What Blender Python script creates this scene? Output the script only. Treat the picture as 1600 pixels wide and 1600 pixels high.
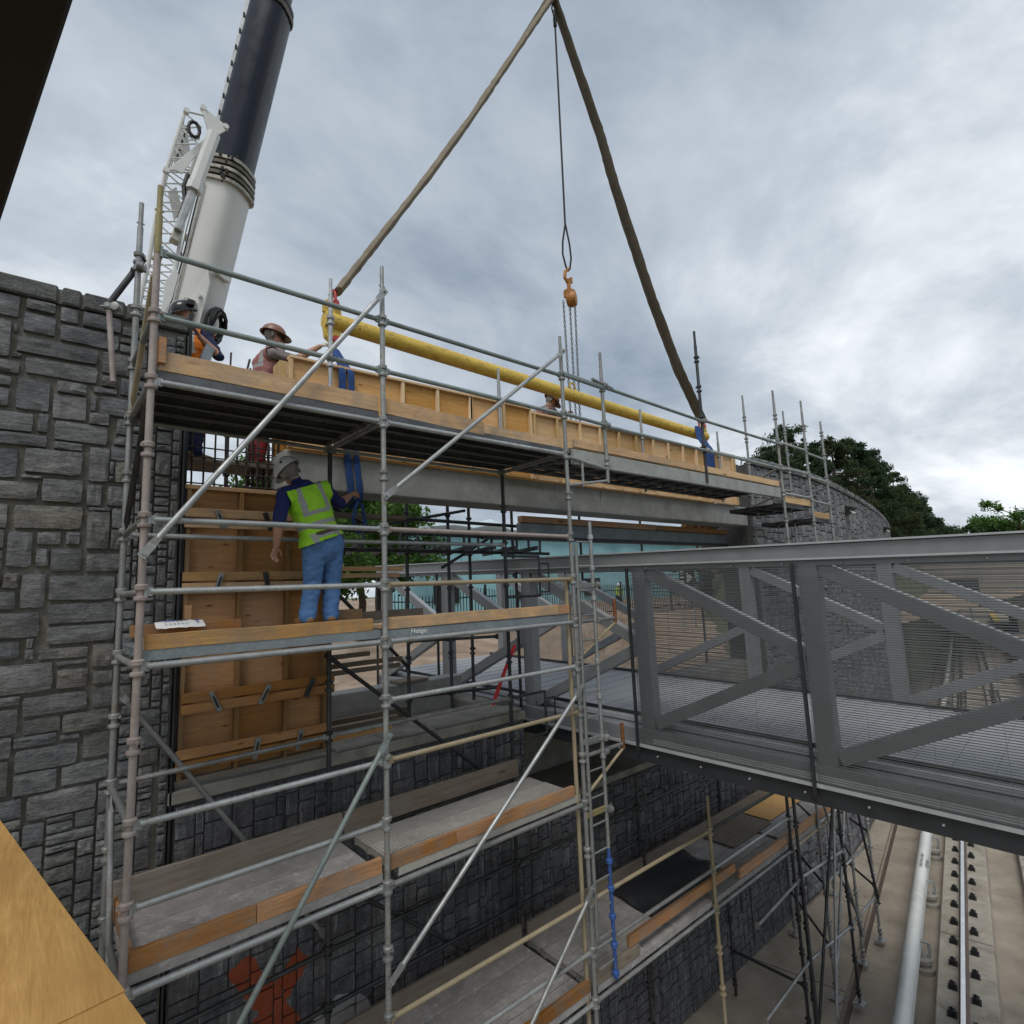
import bpy, bmesh, math, random
from mathutils import Vector, Matrix, noise as mnoise

# ------------------------------------------------------------------ scene, camera, sky, sun, exposure
for o in list(bpy.data.objects): bpy.data.objects.remove(o, do_unlink=True)
S = bpy.context.scene
COL = S.collection
R = math.radians

cam_d = bpy.data.cameras.new('camera'); cam = bpy.data.objects.new('camera', cam_d); COL.objects.link(cam)
cam_d.sensor_width = 36; cam_d.sensor_fit = 'HORIZONTAL'; cam_d.lens = 872.25/1600*36
cam_d.clip_start = 0.05; cam_d.clip_end = 3000
_f = Vector((0.64832308, 0.74956979, 0.13350024)); _r = Vector((0.75923874, -0.6495923, -0.03982943)); _u = _r.cross(_f)
cam.matrix_world = Matrix(((_r.x,_u.x,-_f.x,-.578),(_r.y,_u.y,-_f.y,-4.562),(_r.z,_u.z,-_f.z,2.432),(0,0,0,1)))
S.camera = cam

W = bpy.data.worlds.new('World'); S.world = W; W.use_nodes = True
wn, wl = W.node_tree.nodes, W.node_tree.links
wn.clear()
SUN_EL, SUN_AZ = R(56), R(222)       # azimuth of the sun measured from +X, counter-clockwise
wo = wn.new('ShaderNodeOutputWorld'); wb = wn.new('ShaderNodeBackground'); wl.new(wb.outputs[0], wo.inputs[0])
sky = wn.new('ShaderNodeTexSky'); sky.sky_type = 'NISHITA'; sky.sun_disc = False
sky.sun_elevation = SUN_EL; sky.sun_rotation = R(90)-SUN_AZ; sky.air_density = 1.2; sky.dust_density = 2.0
tc = wn.new('ShaderNodeTexCoord'); sp = wn.new('ShaderNodeSeparateXYZ'); wl.new(tc.outputs['Generated'], sp.inputs[0])
def wm(op, a, b=None):
    n = wn.new('ShaderNodeMath'); n.operation = op
    for i, x in enumerate((a, b)):
        if x is None: continue
        if isinstance(x, (int, float)): n.inputs[i].default_value = x
        else: wl.new(x, n.inputs[i])
    return n.outputs[0]
zz = wm('ADD', wm('MAXIMUM', sp.outputs['Z'], 0.0), 0.28)
cx = wm('DIVIDE', sp.outputs['X'], zz); cy = wm('DIVIDE', sp.outputs['Y'], zz)
cmb = wn.new('ShaderNodeCombineXYZ'); wl.new(wm('MULTIPLY', cx, .8), cmb.inputs[0]); wl.new(cy, cmb.inputs[1]); cmb.inputs[2].default_value = 3.7
def wnoise(scale, detail, rough, dist, off):
    mp = wn.new('ShaderNodeMapping'); mp.inputs['Location'].default_value = off; mp.inputs['Rotation'].default_value = (0, 0, .5)
    wl.new(cmb.outputs[0], mp.inputs[0])
    n = wn.new('ShaderNodeTexNoise'); n.inputs['Scale'].default_value = scale; n.inputs['Detail'].default_value = detail
    n.inputs['Roughness'].default_value = rough; n.inputs['Distortion'].default_value = dist
    wl.new(mp.outputs[0], n.inputs['Vector']); return n.outputs[0]
n1 = wnoise(.62, 6, .55, .25, (2.1, .4, 0)); n2 = wnoise(1.9, 8, .6, .35, (5.3, 1.7, 0))
mixn = wm('ADD', wm('MULTIPLY', n1, .62), wm('MULTIPLY', n2, .38))
cr = wn.new('ShaderNodeValToRGB'); e = cr.color_ramp.elements
e[0].position = .36; e[0].color = (2.75, 3.35, 4.1, 1); e[1].position = .60; e[1].color = (9.2, 9.6, 9.9, 1)
m_ = cr.color_ramp.elements.new(.48); m_.color = (4.9, 5.5, 6.2, 1)
wl.new(mixn, cr.inputs[0])
cov = wn.new('ShaderNodeMapRange'); cov.inputs[1].default_value = .30; cov.inputs[2].default_value = .44; cov.inputs[3].default_value = .80; cov.inputs[4].default_value = 1.0
wl.new(mixn, cov.inputs[0])
mx = wn.new('ShaderNodeMix'); mx.data_type = 'RGBA'
wl.new(cov.outputs[0], mx.inputs[0]); wl.new(sky.outputs[0], mx.inputs[6]); wl.new(cr.outputs[0], mx.inputs[7])
wl.new(mx.outputs[2], wb.inputs[0]); wb.inputs[1].default_value = .1

sd = bpy.data.lights.new('sun', 'SUN'); sun = bpy.data.objects.new('sun', sd); COL.objects.link(sun)
sd.energy = 1.5; sd.angle = R(24); sd.color = (1, .96, .9)
sv = Vector((math.cos(SUN_EL)*math.cos(SUN_AZ), math.cos(SUN_EL)*math.sin(SUN_AZ), math.sin(SUN_EL)))
sun.rotation_euler = (-sv).to_track_quat('-Z', 'Y').to_euler(); sun.location = sv*60
S.view_settings.view_transform = 'Standard'; S.view_settings.look = 'None'; S.view_settings.exposure = .15; S.view_settings.gamma = 1
S.view_settings.use_curve_mapping = False
S.render.engine = 'CYCLES'
S.cycles.max_bounces = 6

# ------------------------------------------------------------------ helpers
rnd = random.Random(11)
WM = {}
def V(*a): return Vector(a if len(a) > 1 else a[0])
def put(o, M=None, parent=None):
    M = M or Matrix(); COL.objects.link(o); WM[o.name] = M
    if parent is not None:
        o.parent = parent; o.matrix_basis = WM[parent.name].inverted() @ M
    else: o.matrix_basis = M
    return o
def root(name, loc, label, cat, group=None):
    o = bpy.data.objects.new(name, None); o.empty_display_size = .1
    put(o, Matrix.Translation(loc)); return tag(o, label, cat, group)
def tag(o, label=None, cat=None, group=None, kind=None):
    if label: o['label'] = label
    if cat: o['category'] = cat
    if group: o['group'] = group
    if kind: o['kind'] = kind
    return o
def frame(d, up=(0, 0, 1)):
    d = V(d).normalized(); up = V(up)
    if abs(d.dot(up)) > .99: up = V(1, 0, 0)
    s = d.cross(up).normalized(); u = s.cross(d)
    return d, s, u
class MB:
    def __init__(s): s.v, s.f, s.mi = [], [], []
    def add(s, vs, fs, m=0):
        b = len(s.v); s.v += [V(x) for x in vs]; s.f += [tuple(b+i for i in f) for f in fs]; s.mi += [m]*len(fs); return s
    def box(s, c, d, M=None, m=0):
        c = V(c); h = V(d)*.5
        P = [V(x*h.x, y*h.y, z*h.z) for z in (-1, 1) for y in (-1, 1) for x in (-1, 1)]
        if M is not None: P = [M @ p for p in P]
        return s.add([c+p for p in P], [(0, 2, 3, 1), (4, 5, 7, 6), (0, 1, 5, 4), (2, 6, 7, 3), (0, 4, 6, 2), (1, 3, 7, 5)], m)
    def beam(s, p, q, w, h, up=(0, 0, 1), m=0):
        p, q = V(p), V(q); d, sd, u = frame(q-p, up); a, b = sd*w*.5, u*h*.5
        return s.add([p-a-b, p+a-b, p+a+b, p-a+b, q-a-b, q+a-b, q+a+b, q-a+b],
                     [(0, 3, 2, 1), (4, 5, 6, 7), (0, 1, 5, 4), (1, 2, 6, 5), (2, 3, 7, 6), (3, 0, 4, 7)], m)
    def tube(s, p, q, r, n=10, r2=None, m=0):
        return s.path([p, q], [r, r if r2 is None else r2], n, m)
    def path(s, pts, r, n=8, m=0, closed=False, flat=1.0, up=(0, 0, 1)):
        pts = [V(p) for p in pts]; N = len(pts)
        rs = r if isinstance(r, (list, tuple)) else [r]*N
        b = len(s.v); prev = None
        for i, p in enumerate(pts):
            if closed: d = pts[(i+1) % N]-pts[i-1]
            else: d = pts[min(i+1, N-1)]-pts[max(i-1, 0)]
            d.normalize()
            if prev is None:
                _, a, c = frame(d, up)
            else:
                a = prev-d*prev.dot(d); a.normalize(); c = a.cross(d)
            prev = a
            for k in range(n):
                t = 2*math.pi*k/n; s.v.append(p+a*math.cos(t)*rs[i]+c*math.sin(t)*rs[i]*flat)
        rng = N if closed else N-1
        for i in range(rng):
            for k in range(n):
                j = (i+1) % N; k2 = (k+1) % n
                s.f.append((b+i*n+k, b+i*n+k2, b+j*n+k2, b+j*n+k)); s.mi.append(m)
        if not closed:
            s.f.append(tuple(b+k for k in reversed(range(n)))); s.mi.append(m)
            s.f.append(tuple(b+(N-1)*n+k for k in range(n))); s.mi.append(m)
        return s
    def lathe(s, prof, c=(0, 0, 0), n=14, axis=(0, 0, 1), m=0):
        d, a, u = frame(axis, (0, 1, 0) if abs(V(axis).normalized().z) > .9 else (0, 0, 1)); c = V(c); b = len(s.v)
        for z, r in prof:
            for k in range(n):
                t = 2*math.pi*k/n; s.v.append(c+d*z+a*math.cos(t)*r+u*math.sin(t)*r)
        for i in range(len(prof)-1):
            for k in range(n):
                k2 = (k+1) % n; s.f.append((b+i*n+k, b+i*n+k2, b+(i+1)*n+k2, b+(i+1)*n+k)); s.mi.append(m)
        s.f.append(tuple(b+k for k in reversed(range(n)))); s.mi.append(m)
        s.f.append(tuple(b+(len(prof)-1)*n+k for k in range(n))); s.mi.append(m)
        return s
    def prism(s, poly, thick, M, m=0):
        n = len(poly); vs = [M @ V(x, y, -thick/2) for x, y in poly]+[M @ V(x, y, thick/2) for x, y in poly]
        return s.add(vs, [tuple(reversed(range(n))), tuple(range(n, 2*n))]+[(i, (i+1) % n, n+(i+1) % n, n+i) for i in range(n)], m)
    def mesh(s, name, mats, smooth=False, fix=True):
        me = bpy.data.meshes.new(name); me.from_pydata([tuple(x) for x in s.v], [], s.f)
        for mt in (mats if isinstance(mats, (list, tuple)) else [mats]): me.materials.append(mt)
        if any(s.mi): me.polygons.foreach_set('material_index', s.mi)
        if fix:
            bm = bmesh.new(); bm.from_mesh(me); bmesh.ops.recalc_face_normals(bm, faces=bm.faces); bm.to_mesh(me); bm.free()
        if smooth:
            me.polygons.foreach_set('use_smooth', [True]*len(me.polygons)); me.set_sharp_from_angle(angle=R(42))
        me.update(); return me
    def build(s, name, mats, parent=None, smooth=False, bevel=0, fix=True, origin=None):
        # vertices are given in world space; the object's own origin is put at the middle of its foot
        lo = V([min(v[i] for v in s.v) for i in range(3)]); hi = V([max(v[i] for v in s.v) for i in range(3)])
        c = V(origin) if origin is not None else V((lo.x+hi.x)/2, (lo.y+hi.y)/2, lo.z)
        s.v = [v-c for v in s.v]
        o = bpy.data.objects.new(name, s.mesh(name, mats, smooth, fix)); put(o, Matrix.Translation(c), parent)
        if bevel:
            b = o.modifiers.new('bevel', 'BEVEL'); b.width = bevel; b.segments = 1; b.limit_method = 'ANGLE'; b.angle_limit = R(50)
        return o
def inst(name, me, M, parent=None):
    return put(bpy.data.objects.new(name, me), M, parent)
def along(p, q, up=(0, 0, 1)):       # matrix whose X axis runs from p to q, origin at p
    d, sd, u = frame(V(q)-V(p), up); y = u.cross(d)
    return Matrix(((d.x, y.x, u.x, p[0]), (d.y, y.y, u.y, p[1]), (d.z, y.z, u.z, p[2]), (0, 0, 0, 1)))

# ------------------------------------------------------------------ materials
class N:
    def __init__(s, name):
        s.m = bpy.data.materials.new(name); s.m.use_nodes = True; s.t = s.m.node_tree; s.b = s.t.nodes['Principled BSDF']
        s.geo = s.t.nodes.new('ShaderNodeNewGeometry'); s.oi = s.t.nodes.new('ShaderNodeObjectInfo'); s.out = s.t.nodes['Material Output']
    def L(s, a, b): s.t.links.new(a, b)
    def n(s, t, **k):
        x = s.t.nodes.new(t)
        for a, b in k.items(): setattr(x, a, b)
        return x
    def val(s, sock, x):
        if hasattr(x, 'links') or isinstance(x, bpy.types.NodeSocket): s.L(x, sock)
        else: sock.default_value = x
    def math(s, op, a, b=0.0, clamp=False):
        x = s.n('ShaderNodeMath', operation=op, use_clamp=clamp); s.val(x.inputs[0], a); s.val(x.inputs[1], b); return x.outputs[0]
    def pos(s, scale=(1, 1, 1), rnd_off=0.0, rot=(0, 0, 0), space='world'):
        mp = s.n('ShaderNodeMapping'); mp.inputs['Scale'].default_value = scale; mp.inputs['Rotation'].default_value = rot
        if space == 'world': src = s.geo.outputs['Position']
        else: src = s.n('ShaderNodeTexCoord').outputs['Object']
        if rnd_off:
            a = s.n('ShaderNodeVectorMath', operation='ADD'); s.L(src, a.inputs[0])
            c = s.n('ShaderNodeCombineXYZ')
            for i, k in enumerate((1, 1.7, 2.3)): s.L(s.math('MULTIPLY', s.oi.outputs['Random'], rnd_off*k), c.inputs[i])
            s.L(c.outputs[0], a.inputs[1]); src = a.outputs[0]
        s.L(src, mp.inputs[0]); return mp.outputs[0]
    def noise(s, vec, scale=1, detail=5, rough=.6, dist=0.0):
        x = s.n('ShaderNodeTexNoise'); s.L(vec, x.inputs['Vector'])
        for k, v in (('Scale', scale), ('Detail', detail), ('Roughness', rough), ('Distortion', dist)): x.inputs[k].default_value = v
        return x.outputs[0]
    def ramp(s, fac, stops, interp='LINEAR'):
        x = s.n('ShaderNodeValToRGB'); s.val(x.inputs[0], fac); cr = x.color_ramp; cr.interpolation = interp
        while len(cr.elements) < len(stops): cr.elements.new(.5)
        for el, (p, c) in zip(cr.elements, stops):
            el.position = p; el.color = (c, c, c, 1) if isinstance(c, (int, float)) else (*c, 1)
        return x.outputs[0]
    def mix(s, fac, a, b, mode='MIX'):
        x = s.n('ShaderNodeMix', data_type='RGBA', blend_type=mode)
        s.val(x.inputs[0], fac)
        for i, v in ((6, a), (7, b)): s.val(x.inputs[i], (*v, 1) if isinstance(v, tuple) and len(v) == 3 else v)
        return x.outputs[2]
    def bump(s, h, strength=.3, dist=.01):
        x = s.n('ShaderNodeBump'); x.inputs['Strength'].default_value = strength; x.inputs['Distance'].default_value = dist
        s.L(h, x.inputs['Height']); s.L(x.outputs[0], s.b.inputs['Normal'])
    def done(s, col, rough=.6, metal=0.0, spec=None):
        s.val(s.b.inputs['Base Color'], (*col, 1) if isinstance(col, tuple) else col)
        s.val(s.b.inputs['Roughness'], rough); s.b.inputs['Metallic'].default_value = metal
        if spec is not None: s.b.inputs['Specular IOR Level'].default_value = spec
        return s.m
def bc(c, k): return tuple(min(1, x*k) for x in c)
def plain(name, c, rough=.6, metal=0.0, var=.25, scale=9, bump=.0, rvar=.15, spec=None, dirt=None):
    n = N(name); v = n.noise(n.pos(rnd_off=7), scale, 6, .62)
    col = n.ramp(v, [(.3, bc(c, 1-var)), (.7, bc(c, 1+var))])
    col = n.mix(n.math('MULTIPLY', n.oi.outputs['Random'], rvar), col, bc(c, .55))
    if dirt:
        d = n.noise(n.pos(rnd_off=3), scale*.45, 7, .7, .6); col = n.mix(n.ramp(d, [(.52, 0), (.66, .8)]), col, dirt)
    if bump: n.bump(n.noise(n.pos(rnd_off=5), scale*6, 5, .65), bump, .01)
    return n.done(col, n.ramp(v, [(.3, max(.05, rough-.1)), (.7, min(1, rough+.1))]), metal, spec)
def steel(name, c, c2, spots=(.30, .20, .13), amt=.5, rough=.45, metal=.75, dots=False):
    n = N(name); p = n.pos(rnd_off=9)
    v = n.noise(p, 5, 6, .6); fine = n.noise(p, 46, 4, .6)
    col = n.ramp(v, [(.3, c2), (.68, c)])
    col = n.mix(n.ramp(fine, [(.35, .28), (.62, 0)]), col, bc(c2, .55))
    r = n.noise(p, 11, 8, .72, .8); fac = n.ramp(r, [(.60-.08*amt, 0), (.70, amt)])
    col = n.mix(fac, col, spots)
    col = n.mix(n.math('MULTIPLY', n.oi.outputs['Random'], .45), col, bc(c2, .7))
    if dots:
        fr = n.n('ShaderNodeVectorMath', operation='FRACTION'); n.L(n.pos((26, 26, 0)), fr.inputs[0]); sb_ = n.n('ShaderNodeVectorMath', operation='DISTANCE'); n.L(fr.outputs[0], sb_.inputs[0]); sb_.inputs[1].default_value = (.5, .5, 0)
        col = n.mix(n.math('MULTIPLY', n.math('LESS_THAN', sb_.outputs['Value'], .20), .75), col, (.06, .06, .06))
    n.bump(fine, .12, .004)
    return n.done(col, n.ramp(v, [(.3, rough+.12), (.7, rough-.06)]), metal)
def wood(name, light, dark, axis='x', knots=0.0, rough=.72, weather=0.0, ply=False):
    n = N(name)
    sc = {'x': (1.1, 17, 17), 'z': (17, 17, 1.1), 'y': (17, 1.1, 17)}[axis]
    g = n.noise(n.pos(sc, 11), 1.5, 7, .62, .9); fine = n.noise(n.pos(tuple(x*6 for x in sc), 5), 1.4, 3, .6)
    patch = n.noise(n.pos(rnd_off=11), 1.8, 4, .55)
    col = n.ramp(g, [(.28, dark), (.62, light)])
    col = n.mix(n.ramp(fine, [(.35, .35), (.6, 0)]), col, bc(dark, .75))
    col = n.mix(n.ramp(patch, [(.35, .5), (.65, 0)]), col, bc(dark, .9))
    if knots:
        ks = {'x': (2.2, 7, 7), 'z': (7, 7, 2.2), 'y': (7, 2.2, 7)}[axis]
        vv = n.n('ShaderNodeTexVoronoi'); vv.inputs['Scale'].default_value = knots; vv.inputs['Randomness'].default_value = 1
        n.L(n.pos(ks, 11), vv.inputs['Vector'])
        col = n.mix(n.ramp(vv.outputs['Distance'], [(.05, .85), (.11, .25), (.16, 0)]), col, (.07, .03, .015))
    if weather:
        w = n.noise(n.pos(rnd_off=2), 3.5, 8, .7, .5); col = n.mix(n.ramp(w, [(.45, 0), (.62, weather)]), col, (.20, .18, .155))
    hv = n.math('SUBTRACT', n.oi.outputs['Random'], .5)
    hs = n.n('ShaderNodeHueSaturation'); n.L(col, hs.inputs['Color'])
    n.L(n.math('ADD', n.math('MULTIPLY', hv, .5), 1.0), hs.inputs['Value']); n.L(n.math('ADD', n.math('MULTIPLY', hv, -.3), 1.0), hs.inputs['Saturation'])
    n.bump(fine, .22, .004)
    return n.done(hs.outputs[0], rough, 0, .3)
def stone(name, cols, streak=0.0, paint=False, moss=0.0):
    n = N(name); p = n.pos(rnd_off=4)
    base = n.ramp(n.oi.outputs['Random'], [((i+.5)/len(cols), c) for i, c in enumerate(cols)])
    big = n.noise(p, 5, 7, .65, .4); fine = n.noise(p, 38, 6, .7)
    col = n.mix(n.ramp(big, [(.3, .62), (.62, 0)]), base, (.035, .038, .045), 'MIX')
    vein = n.noise(n.pos((9, 9, 34), 6, (.0, .5, .0)), 1, 6, .68, .9)
    col = n.mix(n.ramp(vein, [(.40, .5), (.52, 0)]), col, (.055, .058, .066)); col = n.mix(n.ramp(vein, [(.56, 0), (.70, .4)]), col, (.30, .31, .32))
    col = n.mix(n.ramp(fine, [(.52, 0), (.70, .40)]), col, (.33, .33, .32))
    col = n.mix(n.ramp(n.noise(n.pos(), 1.3, 5, .6), [(.42, .45), (.58, 0)]), col, (.045, .045, .05))
    if moss: col = n.mix(n.ramp(n.noise(p, 7, 5, .6), [(.5, 0), (.65, moss)]), col, (.09, .09, .05))
    if streak:
        st = n.noise(n.pos((30, 30, 2.2), 3), 1, 6, .68, .3); col = n.mix(n.ramp(st, [(.57, 0), (.66, streak)]), col, (.36, .37, .40))
        st2 = n.noise(n.pos((11, 11, 1.1), 0), 1, 5, .6, .2); col = n.mix(n.ramp(st2, [(.52, 0), (.64, .55)]), col, (.030, .030, .036))
    if paint:
        # sprayed orange cross and a grey patch painted over the stones low on the wall
        sx = n.n('ShaderNodeSeparateXYZ'); n.L(n.geo.outputs['Position'], sx.inputs[0])
        wob = n.math('MULTIPLY', n.math('SUBTRACT', n.noise(n.pos((9, 9, 3)), 1, 5, .6), .5), .16)
        dx = n.math('SUBTRACT', sx.outputs['X'], 1.40); dz = n.math('ADD', sx.outputs['Z'], 1.42)
        def stroke(a, b, w, l):
            u = n.math('ADD', n.math('MULTIPLY', dx, a), n.math('MULTIPLY', dz, b)); v = n.math('ADD', n.math('MULTIPLY', dx, -b), n.math('MULTIPLY', dz, a))
            inside = n.math('LESS_THAN', n.math('ADD', n.math('ABSOLUTE', v), wob), w)
            return n.math('MULTIPLY', inside, n.math('LESS_THAN', n.math('ADD', n.math('ABSOLUTE', u), wob), l))
        cross = n.math('MAXIMUM', stroke(.66, .75, .105, .46), stroke(-.52, .85, .115, .60))
        ex, ez = n.math('MULTIPLY', n.math('SUBTRACT', sx.outputs['X'], 2.05), 2.4), n.math('MULTIPLY', n.math('ADD', sx.outputs['Z'], 1.98), 2.6)
        blob = n.math('LESS_THAN', n.math('ADD', n.math('ADD', n.math('MULTIPLY', ex, ex), n.math('MULTIPLY', ez, ez)), n.math('MULTIPLY', wob, 3.0)), .85)
        col = n.mix(blob, col, (.33, .33, .335)); col = n.mix(n.math('MULTIPLY', cross, .93), col, (.27, .052, .016))
    n.bump(n.math('ADD', n.math('ADD', n.math('MULTIPLY', big, .5), n.math('MULTIPLY', vein, .55)), n.math('MULTIPLY', fine, .4)), 1.0, .03)
    return n.done(col, n.ramp(big, [(.3, .9), (.7, .62)]), 0, .35)

M = {}
M['stone'] = stone('split_stone', [(.175, .185, .195), (.26, .26, .255), (.215, .205, .18), (.15, .16, .175), (.28, .28, .27), (.19, .198, .205), (.225, .21, .175), (.16, .17, .18), (.24, .245, .25)])
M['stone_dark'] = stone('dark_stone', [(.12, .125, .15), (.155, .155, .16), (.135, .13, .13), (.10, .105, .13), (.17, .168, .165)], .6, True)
M['stone_far'] = stone('grey_stone', [(.24, .24, .26), (.30, .295, .30), (.21, .215, .24), (.34, .33, .32), (.26, .265, .28)], .25)
M['coping'] = stone('coping_stone', [(.13, .135, .13), (.15, .15, .14), (.12, .125, .125)], 0, False, .5)
M['mortar'] = plain('mortar', (.19, .18, .155), .95, 0, .35, 14, .6)
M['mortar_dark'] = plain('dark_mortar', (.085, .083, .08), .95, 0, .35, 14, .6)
M['galv'] = steel('galvanised_steel', (.53, .545, .54), (.31, .325, .33), (.24, .18, .13), .75, .45, .55)
M['galv2'] = steel('weathered_galvanised_steel', (.41, .42, .41), (.22, .23, .23), (.24, .16, .10), .9, .5, .5)
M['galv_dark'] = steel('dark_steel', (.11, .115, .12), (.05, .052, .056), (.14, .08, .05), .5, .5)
M['galv_green'] = steel('green_grey_steel', (.33, .37, .36), (.19, .235, .23), (.26, .20, .14), .6, .5, .35)
M['post_pink'] = steel('pinkish_painted_steel', (.42, .36, .33), (.27, .22, .205), (.40, .40, .39), .75, .6, .15)
M['post_yellow'] = steel('yellow_painted_steel', (.36, .30, .13), (.24, .20, .10), (.16, .12, .08), .8, .6, .15)
M['tan_tube'] = steel('tan_stained_steel', (.44, .37, .25), (.30, .24, .15), (.30, .30, .28), .6, .6, .2)
M['blue_tube'] = steel('blue_painted_steel', (.045, .13, .42), (.03, .085, .28), (.25, .26, .28), .5, .55, .1)
M['rust'] = plain('rusty_steel', (.20, .085, .035), .8, .3, .45, 20, .3)
M['plank_steel'] = steel('plank_steel', (.33, .37, .39), (.22, .25, .27), (.17, .16, .15), .5, .55, .5)
M['plank_dirty'] = steel('dirty_plank_steel', (.42, .395, .375), (.26, .245, .235), (.56, .54, .56), .9, .75, .1)
M['plank_perf'] = steel('perforated_plank_steel', (.46, .43, .39), (.32, .30, .27), (.52, .49, .45), .8, .75, .1, True)
M['plank_under'] = steel('dark_plank_steel', (.16, .165, .175), (.09, .092, .10), (.12, .11, .10), .5, .6, .45)  # darker plank steel, mostly for decks seen from below
M['ply'] = wood('plywood', (.76, .45, .185), (.56, .285, .095), 'x', 1.6)
M['ply_old'] = wood('stained_plywood', (.54, .285, .11), (.35, .165, .058), 'x', 1.5, .75, .25)
M['ply_new'] = wood('new_plywood', (.68, .40, .135), (.47, .245, .07), 'y', 0, .6)
M['pine_x'] = wood('pine_board', (.68, .46, .235), (.48, .29, .13), 'x', .9)
M['pine_z'] = wood('pine_stud', (.72, .53, .30), (.54, .36, .18), 'z', .8)
M['toe_x'] = wood('toe_board_timber', (.62, .40, .21), (.42, .245, .11), 'x', .8, .75, .5)
M['toe_orange'] = wood('orange_timber', (.46, .235, .09), (.27, .12, .045), 'x', .6, .75, .55)
M['wood_old'] = wood('weathered_timber', (.26, .215, .17), (.15, .118, .088), 'x', .7, .85, .6)
M['wood_y'] = wood('weathered_cross_timber', (.30, .19, .10), (.17, .10, .05), 'y', .5, .85, .3)
M['wood_z'] = wood('form_stud', (.36, .22, .105), (.22, .12, .05), 'z', .6, .8, .2)
M['concrete'] = plain('precast_concrete', (.30, .305, .295), .85, 0, .22, 3.5, .15, .1, None, (.22, .22, .21))
M['concrete_old'] = plain('old_concrete', (.25, .235, .205), .92, 0, .3, 4, .35, .1, None, (.15, .14, .12))
M['track_conc'] = plain('track_concrete', (.31, .265, .21), .92, 0, .22, 1.8, .3, .1, None, (.22, .18, .135))
M['plinth'] = plain('plinth_concrete', (.36, .325, .27), .92, 0, .25, 2.6, .3, .1, None, (.19, .15, .11))
M['bridge'] = plain('grey_bridge_paint', (.21, .218, .228), .45, .2, .10, 5, 0, .05)
M['bridge_lt'] = plain('light_grey_bridge_paint', (.42, .43, .44), .4, .3, .1, 6, 0, .05)
M['bridge_dk'] = plain('dark_bridge_steel', (.035, .037, .041), .5, .3, .15, 6)
M['bridge_deck'] = plain('bridge_decking', (.33, .34, .36), .55, .1, .08, 4, .1, .05)
M['mesh'] = plain('dark_wire_mesh', (.16, .164, .17), .45, .6, .1, 5)
M['collar'] = plain('worn_collar_paint', (.40, .38, .33), .5, .1, .3, 5, 0, .1, None, (.12, .10, .07))
M['navy'] = plain('navy_crane_paint', (.005, .010, .022), .30, 0, .2, 2, 0, .1, .3)
M['chrome'] = plain('chromed_rod', (.55, .56, .57), .2, 1, .1, 4)
M['black'] = plain('black_rubber', (.012, .012, .013), .6, 0, .3, 10)
M['grease'] = plain('greasy_steel', (.12, .105, .08), .5, .5, .4, 8)
def scuffed(name, c, marks, rough):
    n = N(name); p = n.pos((1, 3, 3)); v = n.noise(p, 3, 5, .6); col = n.ramp(v, [(.3, bc(c, .82)), (.7, bc(c, 1.1))])
    col = n.mix(n.ramp(n.noise(n.pos((3, 9, 9)), 2.2, 6, .75, .6), [(.56, 0), (.62, .85)]), col, marks)
    col = n.mix(n.ramp(n.noise(n.pos((9, 9, 9)), 2.6, 6, .75, .4), [(.60, 0), (.64, .9)]), col, bc(marks, .25)); n.bump(v, .1, .01)
    return n.done(col, rough)
M['yellow'] = scuffed('yellow_spreader_paint', (.64, .44, .075), (.27, .18, .06), .6)
M['white'] = plain('white_crane_paint', (.62, .62, .60), .42, 0, .04, 1.5, 0, .03)
M['shade_timber'] = plain('shade_black_timber', (.016, .013, .011), .9, 0, .3, 6)  # near-black base colour carries the shade the overhead header lies in
M['red'] = plain('red_shackle_paint', (.42, .035, .03), .45, 0, .25, 9)
M['red_cloth'] = plain('red_webbing', (.50, .02, .02), .8, 0, .2, 20)
M['sling'] = plain('tan_sling_cloth', (.21, .175, .125), .95, 0, .25, 7, .4)
M['sling_dk'] = plain('brown_sling_cloth', (.10, .085, .06), .95, 0, .25, 7, .4)
M['blue_cloth'] = plain('blue_sling_cloth', (.014, .055, .19), .85, 0, .25, 12, .4)
M['rebar'] = plain('rebar_steel', (.06, .05, .045), .75, .5, .35, 25, .3)
M['orange_steel'] = plain('orange_hoist_paint', (.36, .15, .03), .5, .1, .35, 14)
M['chain'] = plain('chain_steel', (.20, .20, .20), .4, .8, .3, 20)
M['rail'] = plain('running_rail_steel', (.16, .115, .095), .55, .7, .3, 12, .2)
M['rail_top'] = plain('polished_rail_head', (.92, .91, .92), .3, 1, .06, 5)
M['cover'] = plain('white_rail_cover', (.60, .61, .58), .5, 0, .08, 2.5, 0, .03, None, (.48, .47, .43))
M['teal'] = plain('teal_sheathing', (.26, .50, .56), .75, 0, .10, .6, 0, .05)
M['wrap'] = plain('pale_building_wrap', (.52, .62, .66), .8, 0, .12, .8, .3)
M['soil'] = plain('bare_soil', (.28, .20, .14), .95, 0, .35, .9, .6, 0, None, (.36, .30, .235))
M['grassg'] = plain('grass_ground', (.10, .115, .05), .95, 0, .4, .5, .4)
M['tarp'] = plain('black_tarp', (.018, .02, .024), .55, 0, .3, 3, .2)
M['paper'] = plain('white_paper_bag', (.74, .74, .72), .8, 0, .06, 12, .2)
M['ink'] = plain('blue_print', (.03, .09, .38), .7, 0, .1, 9)
M['ink_dk'] = plain('dark_print', (.06, .07, .10), .7, 0, .1, 9)
M['white_mark'] = plain('white_marker', (.75, .75, .75), .7, 0, .1, 9)
M['beige'] = plain('beige_station_wall', (.26, .235, .20), .9, 0, .15, .6)
M['dark_open'] = plain('dark_glazing', (.02, .024, .026), .25, 0, .2, 2)
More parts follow.
